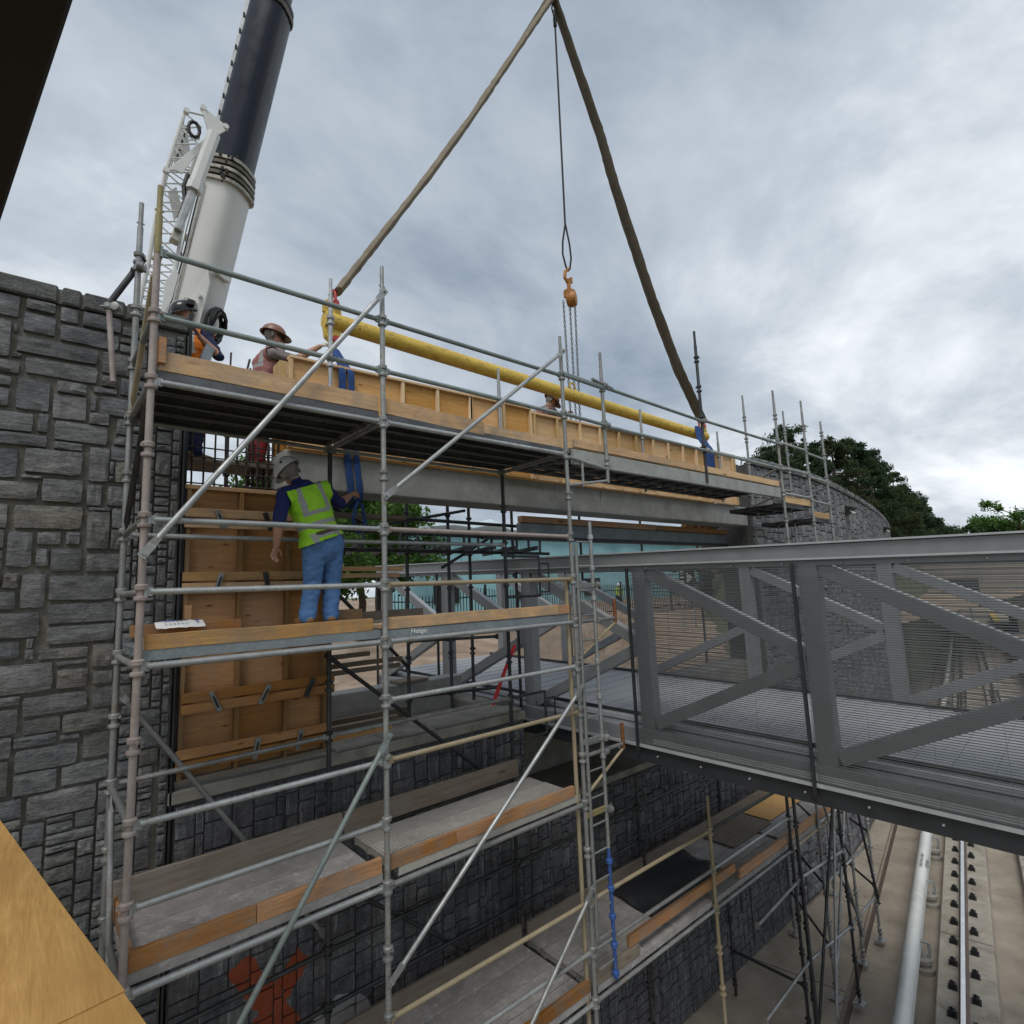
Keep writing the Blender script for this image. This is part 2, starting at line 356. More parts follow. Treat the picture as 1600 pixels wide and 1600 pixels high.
M['yellow_tile'] = plain('yellow_platform_edge', (.58, .40, .07), .8, 0, .12, 6)
M['fence'] = plain('black_fence_paint', (.02, .021, .022), .5, .3, .2, 8)
M['bark'] = plain('tree_bark', (.085, .062, .045), .95, 0, .35, 6, .5)
def leafmat(name, c, c2):
    n = N(name); v = n.noise(n.pos(), .9, 4, .6); col = n.ramp(v, [(.3, c), (.7, c2)])
    n.b.inputs['Subsurface Weight'].default_value = 0
    m = n.done(col, .75, 0, .25)
    tr = n.n('ShaderNodeBsdfTranslucent'); n.L(col, tr.inputs[0]); ad = n.n('ShaderNodeMixShader'); ad.inputs[0].default_value = .3
    n.L(n.b.outputs[0], ad.inputs[1]); n.L(tr.outputs[0], ad.inputs[2]); n.L(ad.outputs[0], n.out.inputs[0]); return m
M['pine_leaf'] = leafmat('pine_needles', (.020, .042, .020), (.050, .085, .036))
M['pine_leaf2'] = leafmat('olive_pine_needles', (.035, .052, .022), (.070, .092, .038))
M['leaf'] = leafmat('broad_leaves', (.050, .115, .022), (.105, .20, .045))
M['leaf_dk'] = leafmat('dark_broad_leaves', (.030, .070, .022), (.06, .12, .035))

# ================================================================== SETTING
import numpy as np
GZ = -4.8                                    # level of the track bed
def grid(name, x0, x1, nx, y0, y1, ny, zf, mat, kind='structure'):
    b = MB()
    for j in range(ny+1):
        for i in range(nx+1):
            x = x0+(x1-x0)*i/nx; y = y0+(y1-y0)*j/ny; b.v.append(V(x, y, zf(x, y)))
    for j in range(ny):
        for i in range(nx):
            a = j*(nx+1)+i; b.f.append((a, a+1, a+nx+2, a+nx+1)); b.mi.append(0)
    return tag(b.build(name, mat, None, True, fix=False), kind=kind)
g = MB(); g.add([(-900, -900, GZ-.35), (900, -900, GZ-.35), (900, 900, GZ-.35), (-900, 900, GZ-.35)], [(0, 1, 2, 3)])
tag(g.build('ground', M['grassg'], fix=False), kind='structure')
def nz(x, y, s, seed=0.0): return mnoise.noise(V(x*s, y*s, seed))
def yard(x, y):
    t = max(0, min(1, (y-6)/40)); edge = max(0, min(1, (y-3.4)/1.6))
    return .15+1.15*t+edge*(.22*nz(x, y, .35)+.10*nz(x, y, 1.1, 4))
grid('terrain', .6, 75, 100, 3.4, 90, 90, yard, M['soil'])
grid('embankment', -60, .6, 20, 2.4, 90, 30, lambda x, y: 1.0+.2*nz(x, y, .2), M['soil'])
# ridge of the cutting on the far right, in front of the hills
TA = R(10.78); TD = V(math.cos(TA), math.sin(TA), 0); TN = V(-math.sin(TA), math.cos(TA), 0); TO = V(10.702, -1.645, 0)
def tp(s, n, z): return TO+TD*s+TN*n+V(0, 0, z)
def slab(name, n0, n1, z0, z1, s0, s1, mat, parent=None, kind='structure'):
    b = MB(); b.add([tp(s, n, z) for s in (s0, s1) for n, z in ((n0, z0), (n1, z0), (n1, z1), (n0, z1))],
                    [(0, 1, 2, 3), (7, 6, 5, 4), (0, 4, 5, 1), (1, 5, 6, 2), (2, 6, 7, 3), (3, 7, 4, 0)])
    o = b.build(name, mat, parent)
    if parent is None: tag(o, kind=kind)
    return o
slab('track_bed', -9, 9, GZ-.3, GZ, -22, 150, M['track_conc'])
slab('path', 1.62, 8.5, GZ, GZ+.09, -22, 40, M['track_conc'])          # raised walkway strip beside the wall
slab('kerb', 1.50, 1.555, GZ, GZ+.06, -22, 60, M['rail'])
for k in range(9):                                                       # slab joints across the walkway
    s = -3+k*3.1
    b = MB(); b.beam(tp(s, 1.63, GZ+.092), tp(s, 4.2, GZ+.092), .012, .006); o = b.build('joint', M['mortar_dark'], bpy.data.objects['path'])

# ------------------------------------------------------------------ stones
def block_mesh(i, nx=5, nz_=4, rough=.16, mat=None):
    r = random.Random(100+i); b = MB()
    for j in range(nz_+1):
        for k in range(nx+1):
            u, w = k/nx-.5, j/nz_-.5
            edge = (k in (0, nx)) or (j in (0, nz_))
            d = (.60+r.uniform(0, .16)) if edge else (.80+r.uniform(-rough, rough))
            ju, jw = (r.uniform(-.018, .006) if edge else r.uniform(-.03, .03)), (r.uniform(-.03, .01) if edge else r.uniform(-.04, .04))
            if edge and (k in (0, nx)) and (j in (0, nz_)): ju -= .012; jw -= .02
            su, sw = (1 if u > 0 else -1), (1 if w > 0 else -1)
            b.v.append(V(u+ju*su*(1 if edge else .6), -d, w+jw*sw))
    W_ = nx+1
    for j in range(nz_):
        for k in range(nx):
            a = j*W_+k; b.f.append((a, a+1, a+W_+1, a+W_)); b.mi.append(0)
    ring = [k for k in range(W_)]+[j*W_+nx for j in range(1, nz_+1)]+[nz_*W_+k for k in range(nx-1, -1, -1)]+[j*W_ for j in range(nz_-1, 0, -1)]
    base = len(b.v)
    for v in ring: b.v.append(V(b.v[v].x*1.0, .35, b.v[v].z*1.0))
    for i2 in range(len(ring)):
        j2 = (i2+1) % len(ring); b.f.append((ring[i2], base+i2, base+j2, ring[j2])); b.mi.append(0)
    return b.mesh('stone_block', mat, True)
BL = {k: [block_mesh(i, mat=M[k]) for i in range(7)] for k in ('stone', 'stone_dark', 'stone_far', 'coping')}
def fill(x0, x1, z0, z1, have, wd, hd, gap, cell, rr):
    nx, nz2 = int((x1-x0)/cell), int((z1-z0)/cell); occ = np.zeros((nz2, nx), bool)
    for a, b, c, d in have:
        i0, i1 = max(0, round((a-x0)/cell)), min(nx, round((b-x0)/cell)); j0, j1 = max(0, round((c-z0)/cell)), min(nz2, round((d-z0)/cell))
        if i1 > i0 and j1 > j0: occ[j0:j1, i0:i1] = True
    out = []
    for j in range(nz2):
        i = 0
        while i < nx:
            if occ[j, i]: i += 1; continue
            w = max(2, round(rr.uniform(*wd)/cell)); h = max(2, round(rr.choice(hd)*rr.uniform(.85, 1.15)/cell))
            e = i
            while e < nx and not occ[j, e] and e-i < w: e += 1
            run = e
            while run < nx and not occ[j, run]: run += 1
            if run-e < max(2, w*.3): e = run if run-i < w*1.6 else (i+run)//2
            t = j
            while t < nz2 and t-j < h and not occ[t, i:e].any(): t += 1
            occ[j:t, i:e] = True
            A = (x0+i*cell+gap/2, x0+e*cell-gap/2, z0+j*cell+gap/2, z0+t*cell-gap/2)
            if A[1]-A[0] > .03 and A[3]-A[2] > .03: out.append(A)
            i = e
    return out
def lay(parent, rects, mp, kind, depth=.045, name='stone', limit=300, rr=rnd, key=None):
    # mp(x) -> (point on the face at z=0, yaw of the face); the biggest seen are parts of their own, the rest one joined part
    if key: rects = sorted(rects, key=key)
    rest = MB()
    for i, (a, b, c, d) in enumerate(rects):
        p, yaw = mp((a+b)/2); me = rr.choice(BL[kind]); dp = depth*rr.uniform(.7, 1.35)
        flip = rr.choice((1, -1))
        Mx = Matrix.Translation(p+V(0, 0, (c+d)/2)) @ Matrix.Rotation(yaw, 4, 'Z') @ Matrix.Rotation(rr.uniform(-.012, .012), 4, 'Y') @ Matrix.Diagonal((b-a, dp, (d-c), 1))
        if flip < 0: Mx = Mx @ Matrix.Rotation(math.pi, 4, 'Y')
        if i < limit: inst(name, me, Mx, parent)
        else:
            rest.add([Mx @ v.co for v in me.vertices], [tuple(pp.vertices) for pp in me.polygons])
    if rest.v: tag(rest.build('stonework', M[kind], parent, True), kind='stuff')
WY = 1.5
flat = lambda x: (V(x, WY, 0), 0.0)
STONES = [(-1.044,-0.774,4.852,5.046),(-0.742,-0.539,4.952,5.045),(-0.748,-0.532,4.748,4.923),(-0.513,-0.381,4.905,5.045),(-0.358,-0.068,4.905,5.043),(-0.506,-0.075,4.732,4.887),(-0.801,-0.774,4.72,4.802),(-1.026,-0.814,4.489,4.821),(-0.781,-0.225,4.559,4.704),(-0.801,-0.739,4.506,4.545),(-0.715,-0.217,4.385,4.539),(-1.011,-0.744,4.36,4.473),(-0.197,0.042,4.503,4.71),(-0.196,-0.081,4.381,4.483),(-0.05,0.028,4.321,4.488),(-0.246,-0.071,4.309,4.365),(-0.5,-0.29,4.261,4.365),(-1.003,-0.789,4.248,4.334),(-0.758,-0.536,4.064,4.346),(-0.994,-0.795,4.07,4.226),(-0.522,-0.284,4.026,4.247),(-0.26,-0.215,4.132,4.281),(-0.192,0.027,4.114,4.288),(-0.267,-0.116,4.011,4.122),(-0.065,0.021,3.948,4.1),(-0.981,-0.629,3.876,4.038),(-0.607,-0.534,3.887,4.049),(-0.498,-0.119,3.834,4.012),(-0.972,-0.531,3.757,3.863),(-0.496,-0.293,3.758,3.827),(-0.081,0.027,3.846,3.935),(-0.959,-0.71,3.476,3.726),(-0.673,-0.286,3.534,3.748),(-0.688,-0.552,3.482,3.519),(-0.247,-0.097,3.496,3.811),(-0.059,0.122,3.503,3.703),(-0.549,-0.273,3.296,3.499),(-0.945,-0.569,3.302,3.455),(-0.251,-0.141,3.279,3.471),(-0.102,0.022,3.289,3.474),(-0.932,-0.746,3.063,3.271),(-0.712,-0.262,3.066,3.269),(-0.235,-0.07,2.899,3.238),(-0.74,-0.578,2.746,3.045),(-0.56,-0.398,2.935,3.046),(-0.371,-0.273,2.94,3.052),(-0.558,-0.469,2.753,2.906),(-0.463,-0.252,2.711,2.912),(-0.226,0.022,2.708,2.868),(-0.747,-0.642,2.581,2.708),(-0.637,-0.476,2.415,2.701),(-0.462,-0.008,2.467,2.681),(-0.889,-0.659,2.411,2.562),(-0.466,0.011,2.28,2.447),(-0.877,-0.498,2.185,2.391),(-0.458,0.01,2.115,2.265),(-0.865,-0.609,2.025,2.164),(-0.582,-0.523,2.009,2.095),(-0.5,-0.168,1.995,2.088),(-0.379,-0.168,1.934,1.976),(-0.145,0.01,1.899,2.097),(-0.851,-0.394,1.748,1.982),(-0.372,-0.161,1.748,1.909),(-0.129,0.01,1.758,1.869),(-0.126,0.151,1.563,1.734),(-0.84,-0.582,1.666,1.74),(-0.574,-0.155,1.563,1.721),(-0.83,-0.587,1.445,1.645),(-0.561,-0.321,1.421,1.545),(-0.315,0.005,1.396,1.547),(0.073,0.164,1.289,1.395),(-0.612,-0.342,1.332,1.416),(-0.328,-0.19,1.334,1.382),(-0.597,-0.198,1.14,1.318),(-0.171,0.018,1.162,1.368),(-0.818,-0.614,1.27,1.436),(-0.596,-0.324,0.969,1.138),(-0.302,0.016,0.978,1.141),(-0.803,-0.622,0.993,1.259),(-0.505,-0.055,0.763,0.959),(-0.789,-0.526,0.81,0.96)]
# tall wall on the left
wl_ = root('stone_retaining_wall', (-.6, 1.9, GZ), 'tall grey rubble stone wall with stone coping behind the pink scaffold post', 'wall')
b = MB(); b.box((-2.05, WY+.31, (5.06+GZ)/2), (5.03, .60, 5.06-GZ)); b.build('mortar', M['mortar'], wl_)
extra = fill(-1.35, .455, -3.2, 5.04, STONES, (.10, .42), (.06, .09, .12, .15, .2), .016, .012, random.Random(5))
lay(wl_, [(a+.004, b_-.004, c+.004, d-.004) for a, b_, c, d in STONES]+extra, flat, 'stone', .05, limit=299, key=lambda r: -(r[1]-r[0])*(r[3]-r[2])*(1 if r[2] > -1 else .2))
b = MB(); b.box((-.9, WY+.27, 5.13), (2.72, .60, .13)); b.build('coping_bed', M['mortar'], wl_)
cop = [(-2.2, -1.35), (-1.33, -.535), (-.505, -.372), (-.352, -.05), (-.03, .20), (.215, .47)]
for i, (a, b_) in enumerate(cop):
    c = MB(); c.box(((a+b_)/2, WY+.27, 5.138), (b_-a, .66, .152)); o = c.build('coping_stone', M['coping'], wl_, bevel=.014)
c = MB(); c.box((.481, WY+.10, (5.06+GZ)/2), (.016, .26, 5.06-GZ-.04)); c.build('edge_angle', M['galv_dark'], wl_)

# low abutment wall below the forms, its ledge and the recess the bridge end sits in
lw = root('abutment_wall', (2.6, 1.9, GZ), 'low dark streaked stone wall with a concrete ledge and orange paint', 'wall')
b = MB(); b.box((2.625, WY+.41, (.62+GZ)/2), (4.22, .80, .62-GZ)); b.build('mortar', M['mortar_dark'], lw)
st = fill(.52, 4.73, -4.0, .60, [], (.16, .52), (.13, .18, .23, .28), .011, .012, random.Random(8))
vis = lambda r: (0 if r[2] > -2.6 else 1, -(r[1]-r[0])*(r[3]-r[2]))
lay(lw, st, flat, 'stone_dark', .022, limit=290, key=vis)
b = MB(); b.box((2.60, 1.86, .675), (4.28, .78, .11)); b.build('ledge', M['concrete_old'], lw, bevel=.008)
for i, (a, b_) in enumerate(((2.05, 2.62), (2.64, 3.3), (3.32, 4.05), (4.07, 4.72))):
    c = MB(); c.box(((a+b_)/2, 1.68, .748), (b_-a, .30+.02*(i % 2), .028)); c.build('ledge_slab', M['concrete_old'], lw, bevel=.006)
st = fill(1.6, 2.3, -4.0, .60, [], (.15, .4), (.14, .2, .24), .014, .012, random.Random(9))
lay(lw, st, lambda x: (V(4.735, x-.08, 0), math.pi/2), 'stone_dark', .03, limit=0)
uw = root('under_bridge_wall', (8.2, 1.9, GZ), 'dark stone wall in the shade under the footbridge', 'wall')
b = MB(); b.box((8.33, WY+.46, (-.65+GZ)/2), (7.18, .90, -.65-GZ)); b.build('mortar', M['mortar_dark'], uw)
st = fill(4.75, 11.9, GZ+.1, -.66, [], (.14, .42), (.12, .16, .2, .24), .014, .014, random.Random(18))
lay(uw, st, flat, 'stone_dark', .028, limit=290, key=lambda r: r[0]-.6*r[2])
b = MB(); b.box((8.33, 2.0, -.6), (7.16, 1.0, .10)); b.build('bearing_shelf', M['concrete_old'], uw, bevel=.01)
b = MB(); b.box((8.33, 2.9, (.1+GZ)/2), (7.16, .8, .1-GZ)); b.build('backwall', M['concrete_old'], uw)
b = MB(); b.box((10.4, WY+.42, .0), (2.9, .6, 1.25)); b.build('wall_end', M['concrete_old'], uw, bevel=.01)

# far wall: straight to x = 17, then bending away with the tracks
def farp(x):
    if x < 13.2: return V(x, WY, 0), 0.0
    if x < 18.2: t = x-13.2; return V(x, WY+.0152*t*t, 0), math.atan(.0304*t)
    t = x-18.2; q = max(0, t-21)
    return V(x, WY+.38+.152*t+.0027*t*t+.03*q*q, 0), math.atan(.152+.0054*t+.06*q)
fw = root('curved_stone_wall', (16, 2, GZ), 'long grey block stone wall curving away beyond the footbridge', 'wall')
b = MB(); xs = [11.9+(16.5-11.9)*i/4 for i in range(5)]+[16.5+i*1.5 for i in range(1, 21)]
for x in xs:
    p, yaw = farp(x); nrm = V(-math.sin(yaw), math.cos(yaw), 0)
    b.v += [p+V(0, 0, GZ), p+V(0, 0, 5.05), p+nrm*.8+V(0, 0, 5.05), p+nrm*.8+V(0, 0, GZ)]
for i in range(len(xs)-1):
    for k in range(4):
        a, c = i*4+k, i*4+(k+1) % 4; b.f.append((a, c, c+4, a+4)); b.mi.append(0)
b.f += [(3, 2, 1, 0), tuple(len(b.v)-4+k for k in range(4))]; b.mi += [0, 0]
b.build('mortar', M['mortar_dark'], fw)
st = fill(11.9, 24.0, 2.2, 5.04, [], (.28, .75), (.16, .22, .28, .36), .022, .02, random.Random(31))
lay(fw, st, farp, 'stone_far', .055, limit=285, key=lambda r: r[0])
st = fill(24.0, 46, 2.0, 5.04, [], (.3, .7), (.2, .26, .32), .03, .03, random.Random(33))+fill(11.9, 40, GZ+.2, 2.2, [], (.25, .65), (.18, .24, .32), .03, .03, random.Random(34))
lay(fw, st, farp, 'stone_far', .09, limit=0)
x = 12.0
while x < 42:
    p, yaw = farp(x+.24)
    inst('coping_stone', BL['stone_far'][int(x*7) % 7], Matrix.Translation(p+V(0, 0, 5.14)) @ Matrix.Rotation(yaw, 4, 'Z') @ Matrix.Diagonal((.46, .13, .17, 1)), fw)
    x += .49
for i, x in enumerate((19.6, 30.5)):
    p, yaw = farp(x); b = MB(); z = 4.62-.02*i
    b.prism([(0, 0), (-.32, -.04), (-.32, -.09), (0, -.32)], .42, Matrix.Translation(p+V(0, 0, z)) @ Matrix(((0, 0, 1, 0), (1, 0, 0, 0), (0, 1, 0, 0), (0, 0, 0, 1))))
    o = b.build('wall_light', M['black'], None, bevel=.01)
    tag(o, ('black wedge floodlight on the stone wall nearer the scaffold', 'black wedge floodlight further along the curved stone wall')[i], 'floodlight', 'floodlights on the curved wall')
    b = MB(); b.box(p+V(0, -.24, z-.19), (.32, .012, .16), Matrix.Rotation(-.85, 3, 'X')); b.build('lens', M['cover'], o)
    b = MB(); b.box(p+V(0, .03, z-.2), (.12, .12, .14)); b.build('bracket', M['black'], o)

# ------------------------------------------------------------------ tracks
def rail_thing(name, n, label):
    r = root(name, tp(4, n, GZ), label, 'rail', 'running rails')
    z = GZ+.22
    pl = MB()
    s = -14.0
    i = 0
    while s < 70:
        L = 5.6; k = MB(); k.add([tp(q, n+w, zz2) for q in (s, s+L-.05) for w, zz2 in ((-.46, GZ), (.40, GZ), (.37, z), (-.43, z))], [(0, 1, 2, 3), (7, 6, 5, 4), (0, 4, 5, 1), (1, 5, 6, 2), (2, 6, 7, 3), (3, 7, 4, 0)])
        k.build('plinth', M['plinth'], r, bevel=.012); s += L; i += 1
    prof = [(-.07, 0), (.07, 0), (.07, .012), (.012, .03), (.012, .11), (.036, .118), (.036, .15), (-.036, .15), (-.036, .118), (-.012, .11), (-.012, .03), (-.07, .012)]
    b = MB(); nP = len(prof)
    for q in (-14, 140): b.v += [tp(q, n+w, z+.02+h) for w, h in prof]
    b.f = [tuple(reversed(range(nP))), tuple(range(nP, 2*nP))]+[(j, (j+1) % nP, nP+(j+1) % nP, nP+j) for j in range(nP)]; b.mi = [0]*len(b.f)
    ro = b.build('rail_section', M['rail'], r)
    b = MB(); b.add([tp(q, n+w, z+.1735) for q in (-14, 140) for w in (-.031, .031)], [(0, 1, 3, 2)]); b.build('rail_head', M['rail_top'], ro, fix=False)
    fb = MB(); fb.box((0, 0, .012), (.15, .13, .024)); fb.box((0, .0, .05), (.11, .09, .07)); fb.lathe([(.0, .028), (.03, .028), (.03, .015), (.05, .015)], (0, 0, .07), 8)
    me = fb.mesh('fastener', M['black'], False)
    for k in range(50):
        s = -5+k*.74
        for side in (-1, 1):
            p = tp(s+.10*side, n+side*.155, z)
            inst('fastener', me, Matrix.Translation(p) @ Matrix.Rotation(TA, 4, 'Z'), r)
    return r
rail_thing('running_rail', 0, 'bright topped running rail beside the white covered power rail')
rail_thing('running_rail', -1.435, 'outer running rail on concrete plinth away from the white power rail')
tr = root('power_rail', tp(4, .72, GZ), 'white covered power rail on round grey insulators along the tracks', 'power rail')
def cover(s0, s1):
    b = MB(); n = 12
    prof = [(.115*math.cos(t), .13*math.sin(t)) for t in [math.pi*k/n for k in range(n+1)]]+[(-.115, -.15), (-.095, -.15), (-.095, 0), (.095, 0), (.095, -.09), (.115, -.09)]
    nP = len(prof)
    for q in (s0, s1): b.v += [tp(q, .72+w, -4.30+h) for w, h in prof]
    b.f = [tuple(reversed(range(nP))), tuple(range(nP, 2*nP))]+[(j, (j+1) % nP, nP+(j+1) % nP, nP+j) for j in range(nP)]; b.mi = [0]*len(b.f)
    return b.build('cover', M['cover'], tr, True)
cover(-14, 9.6); cover(14.6, 30)
cover(9.606, 14.594); cover(31, 60)
b = MB(); b.beam(tp(-14, .72, -4.40), tp(60, .72, -4.40), .09, .10); b.build('conductor', M['rail'], tr)
ib = MB(); ib.lathe([(0, .17), (.08, .17), (.10, .13), (.16, .13), (.18, .16), (.24, .16), (.26, .08), (.34, .06)], (0, 0, 0), 14)
ime = ib.mesh('insulator', M['concrete_old'], True)
cb = MB(); cb.beam((0, -.20, .50), (0, .16, .50), .05, .03); cb.beam((0, -.20, .28), (0, -.20, .51), .05, .03); cb.beam((0, -.20, .30), (0, 0, .30), .05, .03); cme = cb.mesh('bracket', M['galv'], False)
for k in range(14):
    p = tp(-6+k*2.55, .60, GZ); inst('insulator', ime, Matrix.Translation(p), tr)
    inst('bracket', cme, Matrix.Translation(tp(-6+k*2.55, .68, GZ)) @ Matrix.Rotation(TA, 4, 'Z'), tr)
def text_mesh(body, size, name):
    cu = bpy.data.curves.new(name, 'FONT'); cu.body = body; cu.size = size; cu.extrude = .0008; cu.align_x = 'CENTER'; cu.align_y = 'CENTER'; cu.resolution_u = 2
    o = bpy.data.objects.new(name, cu); COL.objects.link(o); bpy.context.view_layer.update()
    me = bpy.data.meshes.new_from_object(o.evaluated_get(bpy.context.evaluated_depsgraph_get())); bpy.data.objects.remove(o); me.name = name; return me
tm = text_mesh('DANGER\nHIGH VOLTAGE', .105, 'lettering'); tm.materials.clear(); tm.materials.append(M['ink_dk'])
d_, n_ = TD, TN
xax = -TD; zax = (V(0, 0, 1)*.86-TN*.5).normalized(); yax = zax.cross(xax)
# lettering sits on the cover's upper face, reading along the rail
pos = tp(4.9, .72, -4.30)+zax*.124
mtx = Matrix(((xax.x, yax.x, zax.x, pos.x), (xax.y, yax.y, zax.y, pos.y), (xax.z, yax.z, zax.z, pos.z), (0, 0, 0, 1)))
inst('lettering', tm, mtx, tr)
# far platform with its yellow edge
pf = root('platform', tp(26, -5, GZ), 'station platform with a yellow warning edge beyond the footbridge', 'platform')
b = MB(); b.add([tp(s, n, z) for s in (13, 90) for n, z in ((-9, GZ), (-3.1, GZ), (-3.1, -3.75), (-9, -3.75))], [(0, 1, 2, 3), (7, 6, 5, 4), (0, 4, 5, 1), (1, 5, 6, 2), (2, 6, 7, 3), (3, 7, 4, 0)]); b.build('slab', M['plinth'], pf)
b = MB(); b.add([tp(s, n, -3.744) for s in (13.05, 90) for n in (-3.72, -3.12)], [(0, 1, 3, 2)]); b.build('warning_strip', M['yellow_tile'], pf, fix=False)
# station building at the end of the cutting
sb = root('station_building', tp(60, -6, GZ), 'beige station block with dark openings over the far tracks', 'building')
def sbox(n0, n1, z0, z1, s0, s1, mat, name):
    b = MB(); b.add([tp(s, n, z) for s in (s0, s1) for n, z in ((n0, z0), (n1, z0), (n1, z1), (n0, z1))], [(0, 1, 2, 3), (7, 6, 5, 4), (0, 4, 5, 1), (1, 5, 6, 2), (2, 6, 7, 3), (3, 7, 4, 0)]); return b.build(name, mat, sb)
sbox(-26, 4.2, -1.2, 3.0, 60, 74, M['beige'], 'wall'); sbox(-26, -4.4, GZ, -1.21, 60.05, 74, M['beige'], 'lower_wall'); sbox(1.5, 4.1, GZ, -1.21, 60.05, 74, M['beige'], 'lower_wall')
for n0 in (.6, -5.5, -11.6): sbox(n0-2.6, n0, -.6, 1.5, 59.93, 60.2, M['dark_open'], 'window')

# grit and rubble lying along the kerb
b = MB(); rr = random.Random(77)
for i in range(900):
    sft, n0 = rr.uniform(-6, 26), (rr.gauss(1.75, .12) if rr.random() < .5 else rr.uniform(.9, 3.6)); q = rr.uniform(.006, .022); c = tp(sft, n0, GZ+(.09 if n0 > 1.62 else 0)+q*.5)
    P = [c+V(rr.uniform(-1, 1)*q, rr.uniform(-1, 1)*q, rr.uniform(-.5, .8)*q) for _ in range(4)]; b.add(P, [(0, 1, 2), (0, 2, 3), (0, 3, 1), (1, 3, 2)])
tag(b.build('grit', M['concrete_old'], None), kind='stuff')

# ================================================================== SCAFFOLDING
BX, CX = 1.83, 4.27
CACHE = {}
def post_mesh(L, mat, spig=True):
    k = ('post', round(L, 2), mat)
    if k not in CACHE:
        b = MB(); b.tube((0, 0, 0), (0, 0, L-(.24 if spig else 0)), .0245, 14)
        if spig:
            b.tube((0, 0, L-.245), (0, 0, L), .0195, 12); b.box((0, 0, L-.20), (.062, .008, .012))
        CACHE[k] = b.mesh('post', M[mat], True)
    return CACHE[k]
def collar_mesh(mat):
    k = ('collar', mat)
    if k not in CACHE:
        b = MB(); b.lathe([(-.062, .027), (-.055, .041), (-.040, .044), (-.030, .041), (-.026, .028)], (0, 0, 0), 14)
        b.lathe([(.010, .029), (.016, .040), (.044, .043), (.052, .034), (.054, .028)], (0, 0, 0), 14)
        b.box((.043, 0, .023), (.02, .016, .022)); CACHE[k] = b.mesh('collar', M[mat], True)
    return CACHE[k]
def rail_mesh(L, mat, r=.0225):
    k = ('rail', round(L, 2), mat, r)
    if k not in CACHE:
        b = MB(); b.tube((.055, 0, 0), (L-.055, 0, 0), r, 12)
        for x, s in ((.03, 1), (L-.03, -1)):
            b.box((x+.012*s, 0, 0), (.052, .024, .058)); b.box((x-.006*s, 0, 0), (.018, .05, .082))
        CACHE[k] = b.mesh('rail', M[mat], True)
    return CACHE[k]
def tube_mesh(L, mat, r=.0225):
    k = ('tube', round(L, 2), mat, r)
    if k not in CACHE:
        b = MB(); b.tube((0, 0, 0), (L, 0, 0), r, 12); CACHE[k] = b.mesh('tube', M[mat], True)
    return CACHE[k]
def brace_mesh(L, mat):
    k = ('brace', round(L, 2), mat)
    if k not in CACHE:
        b = MB(); b.tube((.13, 0, 0), (L-.13, 0, 0), .0225, 12)
        for x0, x1, x2 in ((0, .08, .14), (L, L-.08, L-.14)):
            b.beam((x0-(.03 if x0 == 0 else -.03), 0, 0), (x1, 0, 0), .008, .058); s = 1 if x0 == 0 else -1
            b.add([(x1, -.004, -.029), (x1, .004, -.029), (x1, .004, .029), (x1, -.004, .029), (x2, -.02, -.02), (x2, .02, -.02), (x2, .02, .02), (x2, -.02, .02)],
                  [(0, 1, 5, 4), (1, 2, 6, 5), (2, 3, 7, 6), (3, 0, 4, 7)])
            b.tube((x0, -.03, 0), (x0, .03, 0), .012, 8)
        CACHE[k] = b.mesh('brace', M[mat], True)
    return CACHE[k]
def clamp_mesh():
    if 'clamp' not in CACHE:
        b = MB(); b.lathe([(-.028, .0225), (-.024, .038), (.024, .038), (.028, .0225)], (0, 0, 0), 10); b.lathe([(-.028, .0225), (-.024, .038), (.024, .038), (.028, .0225)], (0, -.055, 0), 10, (1, 0, 0))
        b.tube((.05, -.02, -.03), (.05, -.02, .05), .007, 6); b.tube((-.05, -.03, -.02), (-.05, .04, -.02), .007, 6); b.box((.045, -.02, 0), (.03, .03, .05)); CACHE['clamp'] = b.mesh('clamp', M['galv2'], True)
    return CACHE['clamp']
def plank_mesh(L, w, mat):
    k = ('plank', round(L, 2), round(w, 3), mat)
    if k not in CACHE:
        b = MB(); b.box((L/2, 0, -.002), (L, w-.012, .004))
        for s in (-1, 1):
            b.box((L/2, s*(w/2-.004), -.036), (L, .004, .072)); b.box((L/2, s*(w/2-.022), -.071), (L, .032, .003)); b.box((L/2, s*w*.16, -.012), (L, .03, .018))
        for x in (.03, L-.03): b.box((x, 0, -.04), (.05, w*.8, .05))
        for i in range(1, 6): b.box((L*i/6, 0, -.02), (.03, w-.03, .012))
        CACHE[k] = b.mesh('deck_plank', M[mat], False)
    return CACHE[k]
